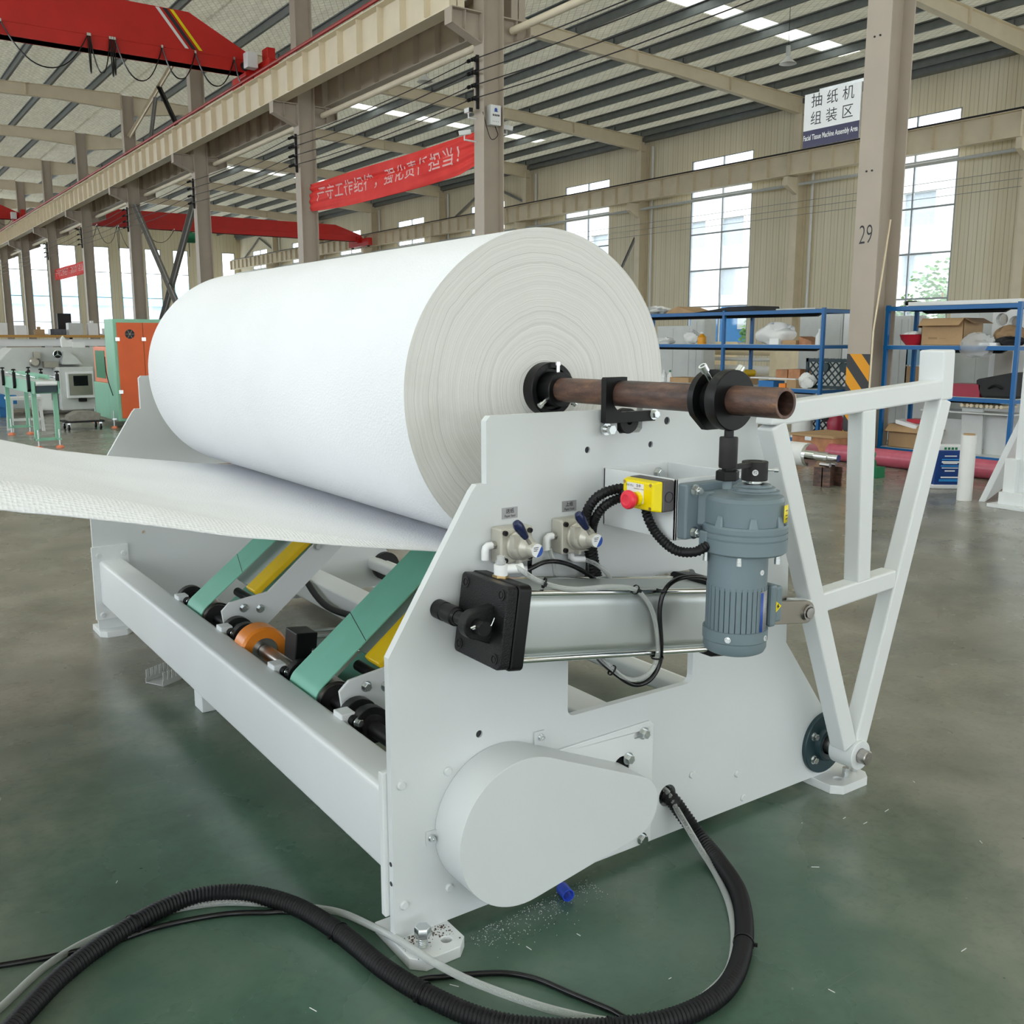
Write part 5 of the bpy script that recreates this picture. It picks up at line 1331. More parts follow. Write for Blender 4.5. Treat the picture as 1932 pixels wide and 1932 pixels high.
# ================================================================ left side: machines beyond the roll
def leg_foot(b_leg, b_foot, x, y, z1, s=.05):
    b_leg.cyl((x, y, .03), (x, y, z1), .012, seg=10); b_foot.lathe([(0, 0), (.055, 0), (.055, .015), (.03, .035), (0, .035)], (x, y, 0), (0, 0, 1), 20)
t = thing('conveyor_stand', 'narrow mint green conveyor stand with black clamps', 'conveyor', (1.45, 14.1, 0))
cx0, cx1, cy0, cy1 = 1.27, 1.60, 12.72, 15.48
b = MB().box(cx0, cx0 + .02, cy0, cy1, .76, .93); b.box(cx1 - .02, cx1, cy0, cy1, .76, .93); b.box(cx0, cx1, cy0 + .1, cy0 + .12, .76, .9); b.box(cx0, cx1, cy1 - .12, cy1 - .1, .76, .9)
b.build('side_rail', M['mint'], t, smooth=0)
b = MB().box(cx0 + .03, cx1 - .03, cy0 - .02, cy1, .925, .932); b.cyl((cx0 + .03, cy0, .90), (cx1 - .03, cy0, .90), .03)
b.build('conveyor_belt', M['label'], t)
MB().box(cx0 + .03, cx1 - .03, cy0 + .02, cy0 + .1, .78, .90).build('end_tray', M['darkteal'], t, smooth=0)
for x in (cx0 + .03, cx1 - .03):
    for y in (12.95, 15.38):
        MB().box(x - .03, x + .03, y - .03, y + .03, .10, .90).build('leg', M['mint'], t, smooth=0)
        bl, bf = MB(), MB(); leg_foot(bl, bf, x, y - .09, .26); lg = bl.build('levelling_rod', M['zinc'], t); bf.build('rubber_foot', M['coral'], lg)
for y in (12.95, 15.38):
    MB().box(cx0, cx1, y - .02, y + .02, .10, .14).build('cross_bar', M['mint'], t, smooth=0); 
    for x in (cx0 + .03, cx1 - .03): MB().box(x - .03, x + .03, y - .12, y, .11, .13).build('foot_bracket', M['mint'], t, smooth=0)
for x in (cx0 - .02, cx1 + .02):
    sg = -1 if x < 1.4 else 1
    for y in (12.95, 14.2, 15.3):
        b = MB().prism([(y - .03, .82), (y + .03, .78), (y + .03, .90), (y + .03, 1.02), (y - .03, 1.02)], 'yz', x - .02, x + .02); o = b.build('rail_clamp', M['blackrub'], t, smooth=0)
        b = MB().cyl((x, y, 1.02), (x, y, 1.05), .01, seg=10); b.lathe([(0, 1.045), (.03, 1.045), (.034, 1.055), (.02, 1.066), (0, 1.068)], (x, y, 0), (0, 0, 1), 14); b.build('clamp_knob', M['blackrub'], o)
    b = MB().cyl((x - sg * .06, cy0 + .1, .985), (x - sg * .06, cy1 - .1, .985), .009, seg=8)
    b.build('guide_rod', M['zinc'], t)
for x in (1.36, 1.50): MB().box(x - .012, x + .012, 12.9, 15.4, .955, 1.01).build('guide_rail', M['mint'], t, smooth=0)

# mint cabinet with orange doors
t = thing('machine_cabinet', 'mint green machine cabinet with big orange doors and round vent', 'cabinet', (4.0, 16.3, 0))
kx0, kx1, ky0, ky1 = 2.985, 5.2, 15.47, 17.2
MB().box(kx0, kx1, ky0, ky0 + .62, .12, 1.835).build('cabinet_body', M['mint'], t, smooth=0, bevel=.01); MB().box(kx0, kx1, ky0 + .62, ky1, .12, .74).build('lower_body', M['mint'], t, smooth=0, bevel=.01)
for i, (xa, xb) in enumerate(((kx0 + .055, 3.46), (3.468, 4.3), (4.31, 5.15))):
    dr = MB().box(xa, xb, ky0 - .025, ky0 - .001, .17, 1.775).build('door', M['orangepanel'], t, smooth=0, bevel=.004)
    for z in (1.50, .62):
        MB().box(xa - .035, xa + .035, ky0 - .034, ky0 - .026, z - .03, z + .03).build('hinge', M['zinc'], dr, smooth=0)
    if i == 0:
        b = MB().cyl((3.245, ky0 - .026, 1.585), (3.245, ky0 - .030, 1.585), .078, seg=32); b.build('round_vent', M['screen'], dr)
        b = MB()
        for a in (0, 60, 120): b.bar((3.245 - 0.076 * math.cos(R(a)), ky0 - .034, 1.585 - 0.076 * math.sin(R(a))), (3.245 + 0.076 * math.cos(R(a)), ky0 - .034, 1.585 + 0.076 * math.sin(R(a))), .006, .003, side=(0, 1, 0))
        b.build('vent_guard', M['stainless'], dr, smooth=0)
b = MB().box(kx0 + .02, kx0 + .06, 16.15, 17.15, .74, 1.37); o = b.build('side_frame', M['coral'], t, smooth=0, bevel=.01)
MB().box(kx0 + .012, kx0 + .022, 16.3, 17.0, .82, 1.30).build('dark_window', M['greenpaint'], o, smooth=0)
MB().tube(catmull([(kx0 - .05, 15.98, 1.2), (kx0 - .06, 15.9, .95), (kx0 - .05, 15.8, .75), (kx0 - .02, 15.7, .55)], 8), .008, 8).build('hanging_cable', M['blackrub'], t)
for x, y in ((2.93, 15.6), (2.93, 17.0), (5.0, 15.6)):
    bl, bf = MB(), MB(); leg_foot(bl, bf, x, y, .3); bl.box(x - .03, x + .08, y - .03, y + .03, .14, .17); lg = bl.build('levelling_rod', M['zinc'], t); bf.build('rubber_foot', M['coral'], lg)

# grey packing machine with the touch screen
t = thing('packing_machine', 'light grey packing machine with touch screen panel and hand wheel', 'machine', (2.9, 20, 0))
MB().prism([(1.62, .45), (1.62, .90), (2.02, 1.33), (4.3, 1.33), (4.3, .12), (2.0, .12)], 'xz', 19.75, 20.9).build('machine_body', M['lightgrey'], t, smooth=0, bevel=.02)
MB().box(2.75, 3.40, 19.12, 19.75, .10, .95).build('panel_cabinet', M['lightgrey'], t, smooth=0, bevel=.015)
o = MB().box(2.86, 3.37, 19.03, 19.12, .34, .86).build('operator_panel', M['label'], t, smooth=0, bevel=.012)
MB().box(2.90, 3.335, 19.02, 19.03, .40, .82).build('steel_front', M['stainless'], o, smooth=0)
MB().box(2.985, 3.255, 19.008, 19.02, .585, .785).build('touch_screen', M['screen'], o, smooth=0, bevel=.004)
MB().box(3.07, 3.22, 19.06, 19.12, .27, .33).build('cable_box', M['blackrub'], t, smooth=0)
hw = MB()
hw.lathe([(.075, -.012), (.09, -.006), (.09, .006), (.075, .012)], (2.82, 19.5, 1.20), (0, -1, 0), 32, closed=True)
for a in (90, 210, 330): hw.bar((2.82, 19.5, 1.20), (2.82 + .08 * math.cos(R(a)), 19.5, 1.20 + .08 * math.sin(R(a))), .022, .012, side=(0, 1, 0))
hw.cyl((2.82, 19.5, 1.20), (2.82, 19.75, 1.18), .02)
hw.build('hand_wheel', M['zinc'], t)
MB().cyl((2.82, 19.51, 1.20), (2.82, 19.56, 1.20), .085).build('wheel_backing', M['blackrub'], t)
b = MB().lathe([(0, 0), (.10, 0), (.10, .06), (.07, .09), (0, .09)], (2.42, 19.72, 1.05), (0, -1, 0), 24); b.box(2.40, 2.52, 19.6, 19.75, 1.12, 1.25); b.box(2.56, 2.82, 19.5, 19.75, .94, 1.06)
b.build('drive_unit', M['stainless'], t, smooth=30)
MB().prism([(2.88, 1.0), (3.25, 1.0), (3.18, 1.10), (3.02, 1.26), (2.92, 1.28)], 'xz', 19.4, 19.74).build('paper_guide', M['lightgrey'], t, smooth=0)
MB().box(2.4, 2.72, 19.35, 19.75, .1, .72).build('side_cover', M['label'], t, smooth=0, bevel=.01)
MB().box(2.62, 2.70, 19.33, 19.36, .30, .62).build('black_door', M['screen'], t, smooth=0)
MB().cyl((2.655, 19.32, .44), (2.655, 19.335, .44), .02).build('yellow_button', M['yellow'], t)
bl = MB()
for x in (2.35, 3.45): bl.box(x - .05, x + .05, 19.2, 19.8, .10, .16)
bl.build('base_frame', M['lightgrey'], t, smooth=0)
for x in (2.3, 3.5):
    bl, bf = MB(), MB(); leg_foot(bl, bf, x, 19.25, .16); lg = bl.build('levelling_rod', M['zinc'], t); bf.build('rubber_foot', M['coral'], lg)
t = tag(MB().cyl((1.72, 19.2, .32), (1.72, 19.6, .32), .13).box(1.82, 1.98, 19.3, 19.5, .25, .42).box(1.66, 1.78, 19.25, 19.55, .0, .22).build('drive_motor', M['bluebox'], smooth=30), 'dark blue electric motor under the grey packing machine', 'motor')
tag(MB().prism([(.4, .3), (1.45, .3), (1.50, .85), (1.40, 1.30), (.4, 1.30)], 'xz', 20.2, 21.2).build('side_guard_panel', M['lightgrey'], smooth=0, bevel=.02), 'light grey slanted guard panel at the far left behind the conveyor', 'machine panel')
tag(MB().box(3.18, 3.42, 19.85, 20.05, 1.331, 1.44).build('white_carton', M['label'], smooth=0, bevel=.004), 'small white carton on top of the grey packing machine', 'box')
b = MB(); rr = random.Random(2); b.prism([(2.98, 1.331), (3.20, 1.331), (3.19, 1.50), (3.10, 1.47), (3.02, 1.58), (2.97, 1.50)], 'xz', 19.9, 20.0)
tag(b.build('tissue_pack', M['film'], smooth=0, bevel=.02), 'crumpled white tissue pack beside the white carton on the packing machine', 'packet')
t = thing('step_stool', 'cream white wooden stool behind the green conveyor', 'stool', (1.6, 15.95, 0))
MB().box(1.36, 1.86, 15.72, 16.2, .52, .56).build('seat', M['film'], t, smooth=0)
for x in (1.40, 1.82):
    for y in (15.76, 16.16): MB().bar((x + (x - 1.6) * .12, y, 0), (x, y, .52), .045, .045).build('leg', M['film'], t, smooth=0)
MB().box(1.38, 1.84, 15.75, 15.78, .18, .22).build('stretcher', M['film'], t, smooth=0)
t = thing('wheeled_dolly', 'low black wheeled dolly carrying a stone block', 'dolly', (2.45, 15.75, 0))
MB().box(2.14, 2.76, 15.52, 15.98, .125, .15).build('deck', M['blackrub'], t, smooth=0)
for x in (2.2, 2.7):
    for y in (15.56, 15.94):
        o = MB().cyl((x - .015, y, .05), (x + .015, y, .05), .05, seg=20).build('caster_wheel', M['blackrub'], t); MB().box(x - .022, x + .022, y - .02, y + .02, .05, .125).build('caster_fork', M['zinc'], o, smooth=0)
tag(MB().prism([(2.2, .151), (2.70, .151), (2.72, .26), (2.62, .30), (2.36, .31), (2.22, .24)], 'xz', 15.58, 15.92).build('stone_block', M['concrete'], smooth=0, bevel=.01), 'rough grey brown stone block lying on the black dolly', 'block')
# long line behind, with the orange table edge
t = thing('folding_line', 'long white machine line with an ochre tabletop behind the packing machine', 'machine', (3.5, 24, 0))
MB().box(1.2, 7.5, 23.6, 24.6, 1.54, 1.60).build('tabletop', mk('ochre_table_edge', (.42, .22, .05), .5), t, smooth=0)
MB().box(1.2, 7.5, 23.7, 24.5, 1.34, 1.50).build('top_beam', M['label'], t, smooth=0); MB().box(.4, 7.5, 24.0, 24.3, 1.05, 1.12).build('lower_beam', M['label'], t, smooth=0)
for x in (1.4, 2.4, 3.4, 4.4, 5.6): MB().box(x - .09, x + .09, 23.75, 24.2, 0, 1.40).build('leg', M['label'], t, smooth=0)
for x, z, m in ((1.8, 1.2, 'screen'), (2.7, 1.18, 'stainless'), (3.0, 1.22, 'screen'), (3.7, 1.2, 'bluebox'), (4.15, 1.2, 'stainless'), (2.1, .9, 'lightgrey'), (3.2, .85, 'screen'), (4.0, .8, 'lightgrey'), (4.3, 1.0, 'cardin')):
    b = MB().box(x - .14, x + .14, 23.5, 23.9, z - .1, z + .08); b.cyl((x, 23.45, z), (x, 23.6, z), .06); b.build('drive_block', M[m], t, smooth=0)
tag(MB().box(1.2, 2.3, 23.8, 24.4, 1.601, 1.74).build('white_paper_stack', M['film'], smooth=0, bevel=.005), 'white stack of paper on the ochre tabletop', 'paper stack')
t = thing('cluttered_bench', 'dark cluttered work bench in front of the back windows', 'bench', (4.5, 30, 0))
MB().box(1.0, 10.0, 30, 31, 1.55, 1.62).build('bench_top', M['cardin'], t, smooth=0)
for x in (1.3, 3.0, 5, 7, 9): MB().box(x - .08, x + .08, 30.1, 30.9, 0, 1.55).build('leg', M['lightgrey'], t, smooth=0)
MB().box(1.1, 9.9, 30.6, 30.7, .3, 1.5).build('back_panel', M['stainless'], t, smooth=0)
rr = random.Random(4)
for i in range(14):
    x = 1.3 + i * .5; h = rr.uniform(.12, .42); w = rr.uniform(.12, .22); m = ['label', 'cardboard', 'screen', 'lightgrey', 'film'][i % 5]
    b = MB().box(x - w, x + w, 30.2, 30.2 + w * 2, 1.621, 1.621 + h)
    if i % 3 == 0: b.cyl((x, 30.4, 1.621 + h), (x, 30.4, 1.7 + h), w * .4)
    tag(b.build('bench_box', M[m], smooth=0, bevel=.01), {'label': 'white box', 'cardboard': 'brown box', 'screen': 'black box', 'lightgrey': 'grey box', 'film': 'off-white box'}[m] + ' in the row standing on the dark bench below the back windows', 'box', 'boxes on the dark bench (%s)' % m)
t = thing('electric_cabinet', 'slim grey green electric cabinet standing on a post left of the orange doors', 'cabinet', (5.3, 32, 0))
MB().box(5.1, 5.5, 31.8, 32.0, 1.5, 2.3).build('cabinet_body', M['darksteel'], t, smooth=0, bevel=.01); MB().box(5.25, 5.35, 31.85, 31.95, 0, 1.5).build('post', M['darksteel'], t, smooth=0)
for i, (x, y, h) in enumerate(((1.25, 19.0, 0), (1.10, 18.8, 0), (1.2, 18.7, .13))):
    tag(MB().ringcyl((x - .6, y, .07 + h), (x + .35, y + .1, .07 + h), .065, .045, 20).build('cardboard_tube', M['cardboard']), ['brown cardboard tube on the floor behind, at the left edge', 'brown cardboard tube on the floor in front, at the left edge', 'brown cardboard tube lying on top of the other two'][i], 'tube', 'cardboard tubes at the left edge')

# ================================================================ right side: racks and stock
def rack(y0, y1, ups, label, name='storage_rack'):
    x0, x1 = 10.34, 11.02; t = thing(name, label, 'rack', ((x0 + x1) / 2, (y0 + y1) / 2, 0), 'blue storage racks')
    for y in ups:
        for x in (x0, x1 - .045): MB().box(x, x + .045, y - .0225, y + .0225, 0, 1.93).build('upright', M['shelfblue'], t, smooth=0)
    for z in (.10, .80, 1.42, 1.91):
        for x in (x0 - .002, x1 - .043): MB().box(x, x + .045, y0, y1, z - .05, z).build('shelf_beam', M['shelfblue'], t, smooth=0)
        for y in ups: MB().box(x0, x1, y - .02, y + .02, z - .05, z - .005).build('end_beam', M['shelfblue'], t, smooth=0)
        MB().box(x0 + .01, x1 - .01, y0, y1, z - .004, z + .004).build('shelf_board', M['darkteal'] if z > 1.9 else M['lightgrey'], t, smooth=0)
        b = MB(); b.prism([(y0 + .3, z - .05), (y1 - .3, z - .05), (y1 - .38, z - .09), (y0 + .38, z - .09)], 'yz', (x0 + x1) / 2 - .03, (x0 + x1) / 2 + .03); b.build('under_rib', M['blackrub'], t, smooth=0)
    return t
rack(6.80, 10.95, (6.82, 8.66, 10.92), 'long blue steel storage rack behind the shaft collar')
rack(4.07, 5.84, (4.09, 5.815), 'blue steel storage rack to the right of the numbered column')
def put(o, label, cat, group=None): return tag(o, label, cat, group)
def blob(x, y, z, sx, sy, sz, seed, amp=.25, nu=26, nv=16):
    rr = random.Random(seed); ph = [(rr.uniform(1, 5), rr.uniform(1, 5), rr.uniform(0, 6)) for _ in range(6)]
    b = MB()
    def fn(u, v):
        a = 2 * PI * u; t_ = PI * (v - .5); d = Vector((math.cos(a) * math.cos(t_), math.sin(a) * math.cos(t_), math.sin(t_)))
        r_ = 1 + amp * sum(math.sin(p * d.x * 2 + q * d.y * 2 + s + d.z * 3) for p, q, s in ph) / 3
        return (x + d.x * sx * r_, y + d.y * sy * r_, z + max(0, (d.z * r_ + 1) * sz))
    return b.grid(fn, nu, nv, closed_u=True)
def crate(x0, x1, y0, y1, z0, h, mat, nm, parent=None): return MB().box(x0, x1, y0, y1, z0, z0 + h).build(nm, mat, parent, smooth=0, bevel=.004)
def carton(x0, x1, y0, y1, z0, h, label, flap=.16):
    t = thing('cardboard_box', label, 'box', ((x0 + x1) / 2, (y0 + y1) / 2, z0))
    b = MB().box(x0, x0 + .006, y0, y1, z0, z0 + h); b.box(x1 - .006, x1, y0, y1, z0, z0 + h); b.box(x0, x1, y0, y0 + .006, z0, z0 + h); b.box(x0, x1, y1 - .006, y1, z0, z0 + h); b.box(x0, x1, y0, y1, z0, z0 + .006)
    b.build('box_wall', M['cardboard'], t, smooth=0)
    z = z0 + h
    b = MB(); b.hexa([(x0, y0, z), (x0, y1, z), (x0 - flap * .6, y1 - .01, z - flap * .55), (x0 - flap * .6, y0 + .01, z - flap * .55), (x0 + .005, y0, z + .004), (x0 + .005, y1, z + .004), (x0 - flap * .6, y1 - .01, z - flap * .55 + .006), (x0 - flap * .6, y0 + .01, z - flap * .55 + .006)])
    b.build('front_flap', M['cardboard'], t, smooth=0)
    b = MB(); b.hexa([(x0, y0, z), (x1, y0, z), (x1, y0 - flap * .8, z - flap * .4), (x0, y0 - flap * .8, z - flap * .4), (x0, y0, z + .005), (x1, y0, z + .005), (x1, y0 - flap * .8, z - flap * .4 + .005), (x0, y0 - flap * .8, z - flap * .4 + .005)])
    b.build('side_flap', M['cardin'], t, smooth=0)
    b = MB(); b.hexa([(x0, y1, z), (x1, y1, z), (x1, y1 + flap * .4, z - flap * .7), (x0, y1 + flap * .4, z - flap * .7), (x0, y1, z + .005), (x1, y1, z + .005), (x1, y1 + flap * .4, z - flap * .7 + .005), (x0, y1 + flap * .4, z - flap * .7 + .005)])
    b.build('far_flap', M['cardin'], t, smooth=0)
    return t
# right rack
t = put(MB().lathe([(0, 0), (.09, 0), (.15, .07), (.17, .13), (.178, .133), (.165, .136), (.14, .07), (0, .02)], (10.52, 5.53, 1.424), (0, 0, 1), 32).build('plastic_bowl', M['redplastic']), 'red plastic bowl on the right rack beside the open carton', 'bowl')
put(blob(10.5, 5.52, 1.50, .10, .11, .05, 3).build('rag_bundle', M['film']), 'small pale bundle lying in the red bowl', 'bundle')
t = carton(10.42, 10.85, 4.80, 5.36, 1.424, .33, 'large open brown carton on the right rack')
b = MB()
for i in range(4): b.box(10.45 + .09 * i, 10.52 + .09 * i, 4.83, 5.0, 1.44, 1.66 + .03 * (i % 2))
b.build('packed_parts', M['film'], t, smooth=0)
b = MB().add(text_mesh('CMB', .06), plane_mat((10.419, 5.16, 1.51), (0, -1, 0), (0, 0, 1))) if False else MB().box(10.4185, 10.42, 5.02, 5.10, 1.505, 1.512).box(10.4185, 10.42, 5.14, 5.26, 1.50, 1.525)
b.build('printed_mark', M['cardin'], t, smooth=0)
put(blob(10.40, 4.62, 1.28, .10, .20, .145, 5, .2).build('plastic_bag', M['plasticbag']), 'crumpled clear plastic bag hanging over the shelf edge of the right rack', 'bag')
put(blob(10.62, 4.32, 1.424, .17, .17, .12, 8, .12).build('brown_leather_bag', M['cardin']), 'round brown bundle at the right end of the upper shelf', 'bag')
put(blob(10.48, 4.24, 1.424, .10, .15, .05, 9, .3).build('black_cloth', M['blackcase']), 'black cloth lying in front of the round brown bundle', 'cloth')
put(crate(10.36, 10.48, 4.34, 4.56, 1.424, .035, M['label'], 'white_tray'), 'flat white tray at the shelf edge beside the plastic bag', 'tray')
put(crate(10.42, 10.72, 4.53, 4.93, .804, .155, M['maroon'], 'metal_box'), 'maroon metal box on the middle shelf of the right rack', 'box')
t = thing('tool_case', 'big black soft tool case on the middle shelf of the right rack', 'case', (10.65, 4.34, .804))
MB().prism([(4.12, .804), (4.50, .804), (4.58, .90), (4.60, 1.02), (4.12, 1.12)], 'yz', 10.42, 10.9).build('case_body', M['blackcase'], t, smooth=0, bevel=.03)
MB().tube(catmull([(10.41, 4.25, .92), (10.38, 4.33, .96), (10.41, 4.42, .92)], 6), .012, 8).build('handle', M['blackrub'], t)
t = carton(10.40, 10.78, 5.22, 5.72, .104, .30, 'open brown carton on the bottom shelf of the right rack')
put(crate(10.45, 10.65, 5.27, 5.50, .43, .05, M['redplastic'], 'red_case').parent and None or bpy.data.objects['red_case'], 'red flat case lying on top of the bottom shelf carton', 'case')
put(MB().prism([(5.30, .36), (5.60, .42), (5.60, .47), (5.30, .41)], 'yz', 10.36, 10.6).build('folder', M['label'], smooth=0), 'white folder sticking out of the bottom shelf carton', 'folder')
for i, (y, x, h, zz) in enumerate(((4.66, 10.55, .56, .104), (4.40, 10.62, .50, .104), (5.0, 10.7, .40, .104))):
    put(MB().obox((x, y, zz + h / 2), ((1, 0, .06), (0, 1, 0), (-.06, 0, 1)), (.012, .135, h / 2)).build('sheet_panel', M['lightgrey'], smooth=0), ['tall grey sheet panel leaning on the bottom shelf, middle of three', 'grey sheet panel leaning on the bottom shelf, nearest the white frame', 'short grey sheet panel leaning on the bottom shelf beside the open carton'][i], 'panel', 'panels on the bottom shelf of the right rack')
for i in range(9):
    put(MB().cyl((10.42 + .02 * (i % 2), 4.25 + i * .062, .70), (10.75, 4.25 + i * .062, .70), .022, seg=14).build('cream_bobbin', M['cream']), 'small cream bobbin in the row under the middle shelf of the right rack', 'bobbin', 'cream bobbins in the right rack')
put(crate(10.42, 10.80, 4.12, 5.3, .60, .02, M['lightgrey'], 'inner_tray'), 'grey tray under the middle shelf carrying the cream bobbins', 'tray')
put(MB().cyl((10.6, 5.72, 1.96), (10.6, 5.58, 1.96), .03).build('metal_roll', M['darksteel']), 'small dark metal roll on top of the right rack', 'roll')
put(crate(10.38, 10.9, 4.1, 5.55, 1.915, .05, M['film'], 'foam_board'), 'long white speckled foam board on top of the right rack', 'board')
# left rack
put(blob(10.6, 7.85, 1.424, .16, .33, .155, 12, .22).build('white_sack', M['film']), 'crumpled white sack on the upper shelf of the left rack', 'sack')
put(crate(10.42, 10.62, 7.64, 7.81, 1.424, .085, M['label'], 'white_carton'), 'small white carton in front of the white sack', 'box')
put(crate(10.45, 10.75, 7.35, 7.60, 1.424, .06, M['cardboard'], 'brown_tray'), 'low brown tray right of the white sack', 'tray')
put(MB().prism([(7.12, 1.424), (7.34, 1.424), (7.34, 1.54), (7.12, 1.47)], 'yz', 10.5, 10.8).build('wooden_wedge', M['wood'], smooth=0), 'brown wooden wedge on the upper shelf of the left rack', 'wedge')
def bottle(x, y, z, h, r, mat, label, capm='label'):
    t = thing('plastic_bottle', label, 'bottle', (x, y, z))
    MB().lathe([(0, 0), (r, 0), (r * 1.03, h * .1), (r, h * .55), (r * .45, h * .78), (r * .35, h * .85), (0, h * .85)], (x, y, z), (0, 0, 1), 20).build('bottle_body', M[mat], t)
    MB().cyl((x, y, z + h * .85), (x, y, z + h), r * .4, seg=14).build('cap', M[capm], t)
bottle(10.5, 9.25, 1.424, .19, .07, 'amber', 'amber bottle with white top on the left rack')
bottle(10.5, 6.98, 1.424, .22, .055, 'bottle', 'white bottle at the near end of the left rack')
bottle(10.5, 10.09, .804, .19, .05, 'bottle', 'clear white bottle on the middle shelf beside the roll')
bottle(10.45, 9.90, .804, .19, .045, 'film', 'bottle with dark green cap on the middle shelf', 'greenpaint')
put(crate(10.42, 10.7, 6.88, 7.08, 1.424, .05, M['cardboard'], 'kraft_tray'), 'kraft tray at the near end of the upper shelf', 'tray') if False else None
put(crate(10.40, 10.75, 9.42, 9.85, .804, .08, M['cardboard'], 'open_tray'), 'low brown tray on the middle shelf of the left rack', 'tray')
put(crate(10.38, 10.5, 9.97, 10.11, .804, .075, M['label'], 'white_packet'), 'small white packet on the middle shelf beside the roll', 'packet')
put(blob(10.55, 10.12, 1.424, .12, .16, .05, 20, .3).build('white_bag', M['film']), 'white plastic bag on the upper shelf close to the roll', 'bag')
put(blob(10.65, 9.62, 1.424, .1, .12, .11, 21, .25).build('white_cloth', M['film']), 'white cloth heap on the upper shelf left of the amber bottle', 'cloth')
put(blob(10.6, 10.35, 1.915, .2, .15, .06, 22, .3).build('white_wrapping', M['film']), 'white wrapping on top of the left rack beside the roll', 'wrapping')
put(MB().prism([(9.32, 1.915), (10.0, 1.915), (9.9, 1.97), (9.72, 2.02), (9.5, 1.96)], 'yz', 10.4, 10.9).build('kraft_sheet', M['cardboard'], smooth=0), 'bent kraft sheet on top of the left rack', 'cardboard')
put(MB().prism([(8.07, 1.915), (9.35, 1.915), (8.9, 1.955), (8.62, 1.985), (8.1, 1.99)], 'yz', 10.38, 10.95).build('black_sheet', M['blackcase'], smooth=0, bevel=.01), 'black folded sheet on top of the left rack', 'sheet')
put(crate(10.4, 10.95, 7.0, 7.7, 1.915, .02, M['lightgrey'], 'grey_board'), 'grey board on top of the left rack near the column', 'board')
put(crate(10.40, 10.65, 7.68, 7.97, .804, .09, M['bluebox'], 'blue_box'), 'blue box on the middle shelf of the left rack', 'box')
put(crate(10.40, 10.6, 7.46, 7.58, .804, .06, M['orange'], 'orange_box'), 'small orange box on the middle shelf of the left rack', 'box')
put(crate(10.40, 10.6, 7.27, 7.44, .804, .12, M['cardboard'], 'kraft_box'), 'small kraft box on the middle shelf beside the orange box', 'box')
put(crate(10.42, 10.8, 7.30, 8.15, .92, .02, M['film'], 'white_board'), 'white board lying above the blue box', 'board')
put(crate(10.5, 10.75, 7.52, 7.73, .941, .12, M['wood'], 'wooden_crate'), 'small reddish wooden crate on the white board, left of two', 'crate', 'wooden crates on the white board')
put(crate(10.5, 10.75, 7.29, 7.50, .941, .13, M['wood'], 'wooden_crate'), 'small reddish wooden crate on the white board, right of two', 'crate', 'wooden crates on the white board')
for i in range(4):
    y = 8.55 + i * .12
    put(MB().ringcyl((10.5, y, .98 if i < 9 else 1.1), (10.95, y, .98), .05, .035, 16).build('paper_core', M['yellowpaint'] if i < 2 else M['cardin']), 'short yellow core in the row on the middle shelf' if i < 2 else 'short brown core in the row on the middle shelf', 'core', 'cores on the middle shelf (%s)' % ('yellow' if i < 2 else 'brown'))
put(crate(10.45, 11.0, 8.48, 9.05, .804, .125, M['cardboard'], 'core_tray'), 'brown box under the row of cores', 'box')
def lattice(yc, zc, w, h, x, th=.03):
    b = MB(); y0, y1, z0, z1 = yc - w / 2, yc + w / 2, zc - h / 2, zc + h / 2
    b.box(x, x + th, y0, y1, z1 - .05, z1); b.box(x, x + th, y0, y1, z0, z0 + .04); b.box(x, x + th, y0, y0 + .04, z0, z1); b.box(x, x + th, y1 - .04, y1, z0, z1)
    s = .11; n = int((w + h) / s)
    for i in range(1, n):
        a = i * s
        p, q = (y0 + max(0, a - h), z0 + min(h, a)), (y0 + min(w, a), z0 + max(0, a - w))
        b.bar((x + th / 2, p[0], p[1]), (x + th / 2, q[0], q[1]), .012, th * .7, side=(0, 1, 1))
        p, q = (y1 - max(0, a - h), z0 + min(h, a)), (y1 - min(w, a), z0 + max(0, a - w))
        b.bar((x + th / 2, p[0], p[1]), (x + th / 2, q[0], q[1]), .012, th * .7, side=(0, 1, -1))
    for yy in (y0 + .13, yc + .05): b.cyl((x - .02, yy, z1 - .12), (x + th, yy, z1 - .12), .065)
    return b
put(lattice(6.88 + .0, 1.02, .78, .42, 10.60).build('plastic_pallet', M['darkteal'], smooth=0), 'dark teal lattice pallet standing on the middle shelf', 'pallet')
put(lattice(6.95, .32, .5, .42, 10.55).build('plastic_pallet', M['blackrub'], smooth=0), 'black lattice panel standing on the bottom shelf', 'pallet')
put(blob(10.5, 7.15, .804, .08, .12, .10, 30, .3).build('crumpled_paper', M['film']), 'crumpled white paper in front of the teal pallet', 'paper')
put(MB().lathe([(0, 0), (.12, 0), (.13, .1), (.12, .2), (.125, .26), (.08, .34), (0, .36)], (10.5, 6.62, .104), (0, 0, 1), 24).build('red_canister', M['maroon']), 'maroon red canister standing at the end of the left rack', 'canister')
put(MB().cyl((10.5, 7.2, .104), (10.5, 7.2, .46), .15, seg=28).build('film_spool', M['film']), 'white upright film spool on the bottom shelf', 'spool')
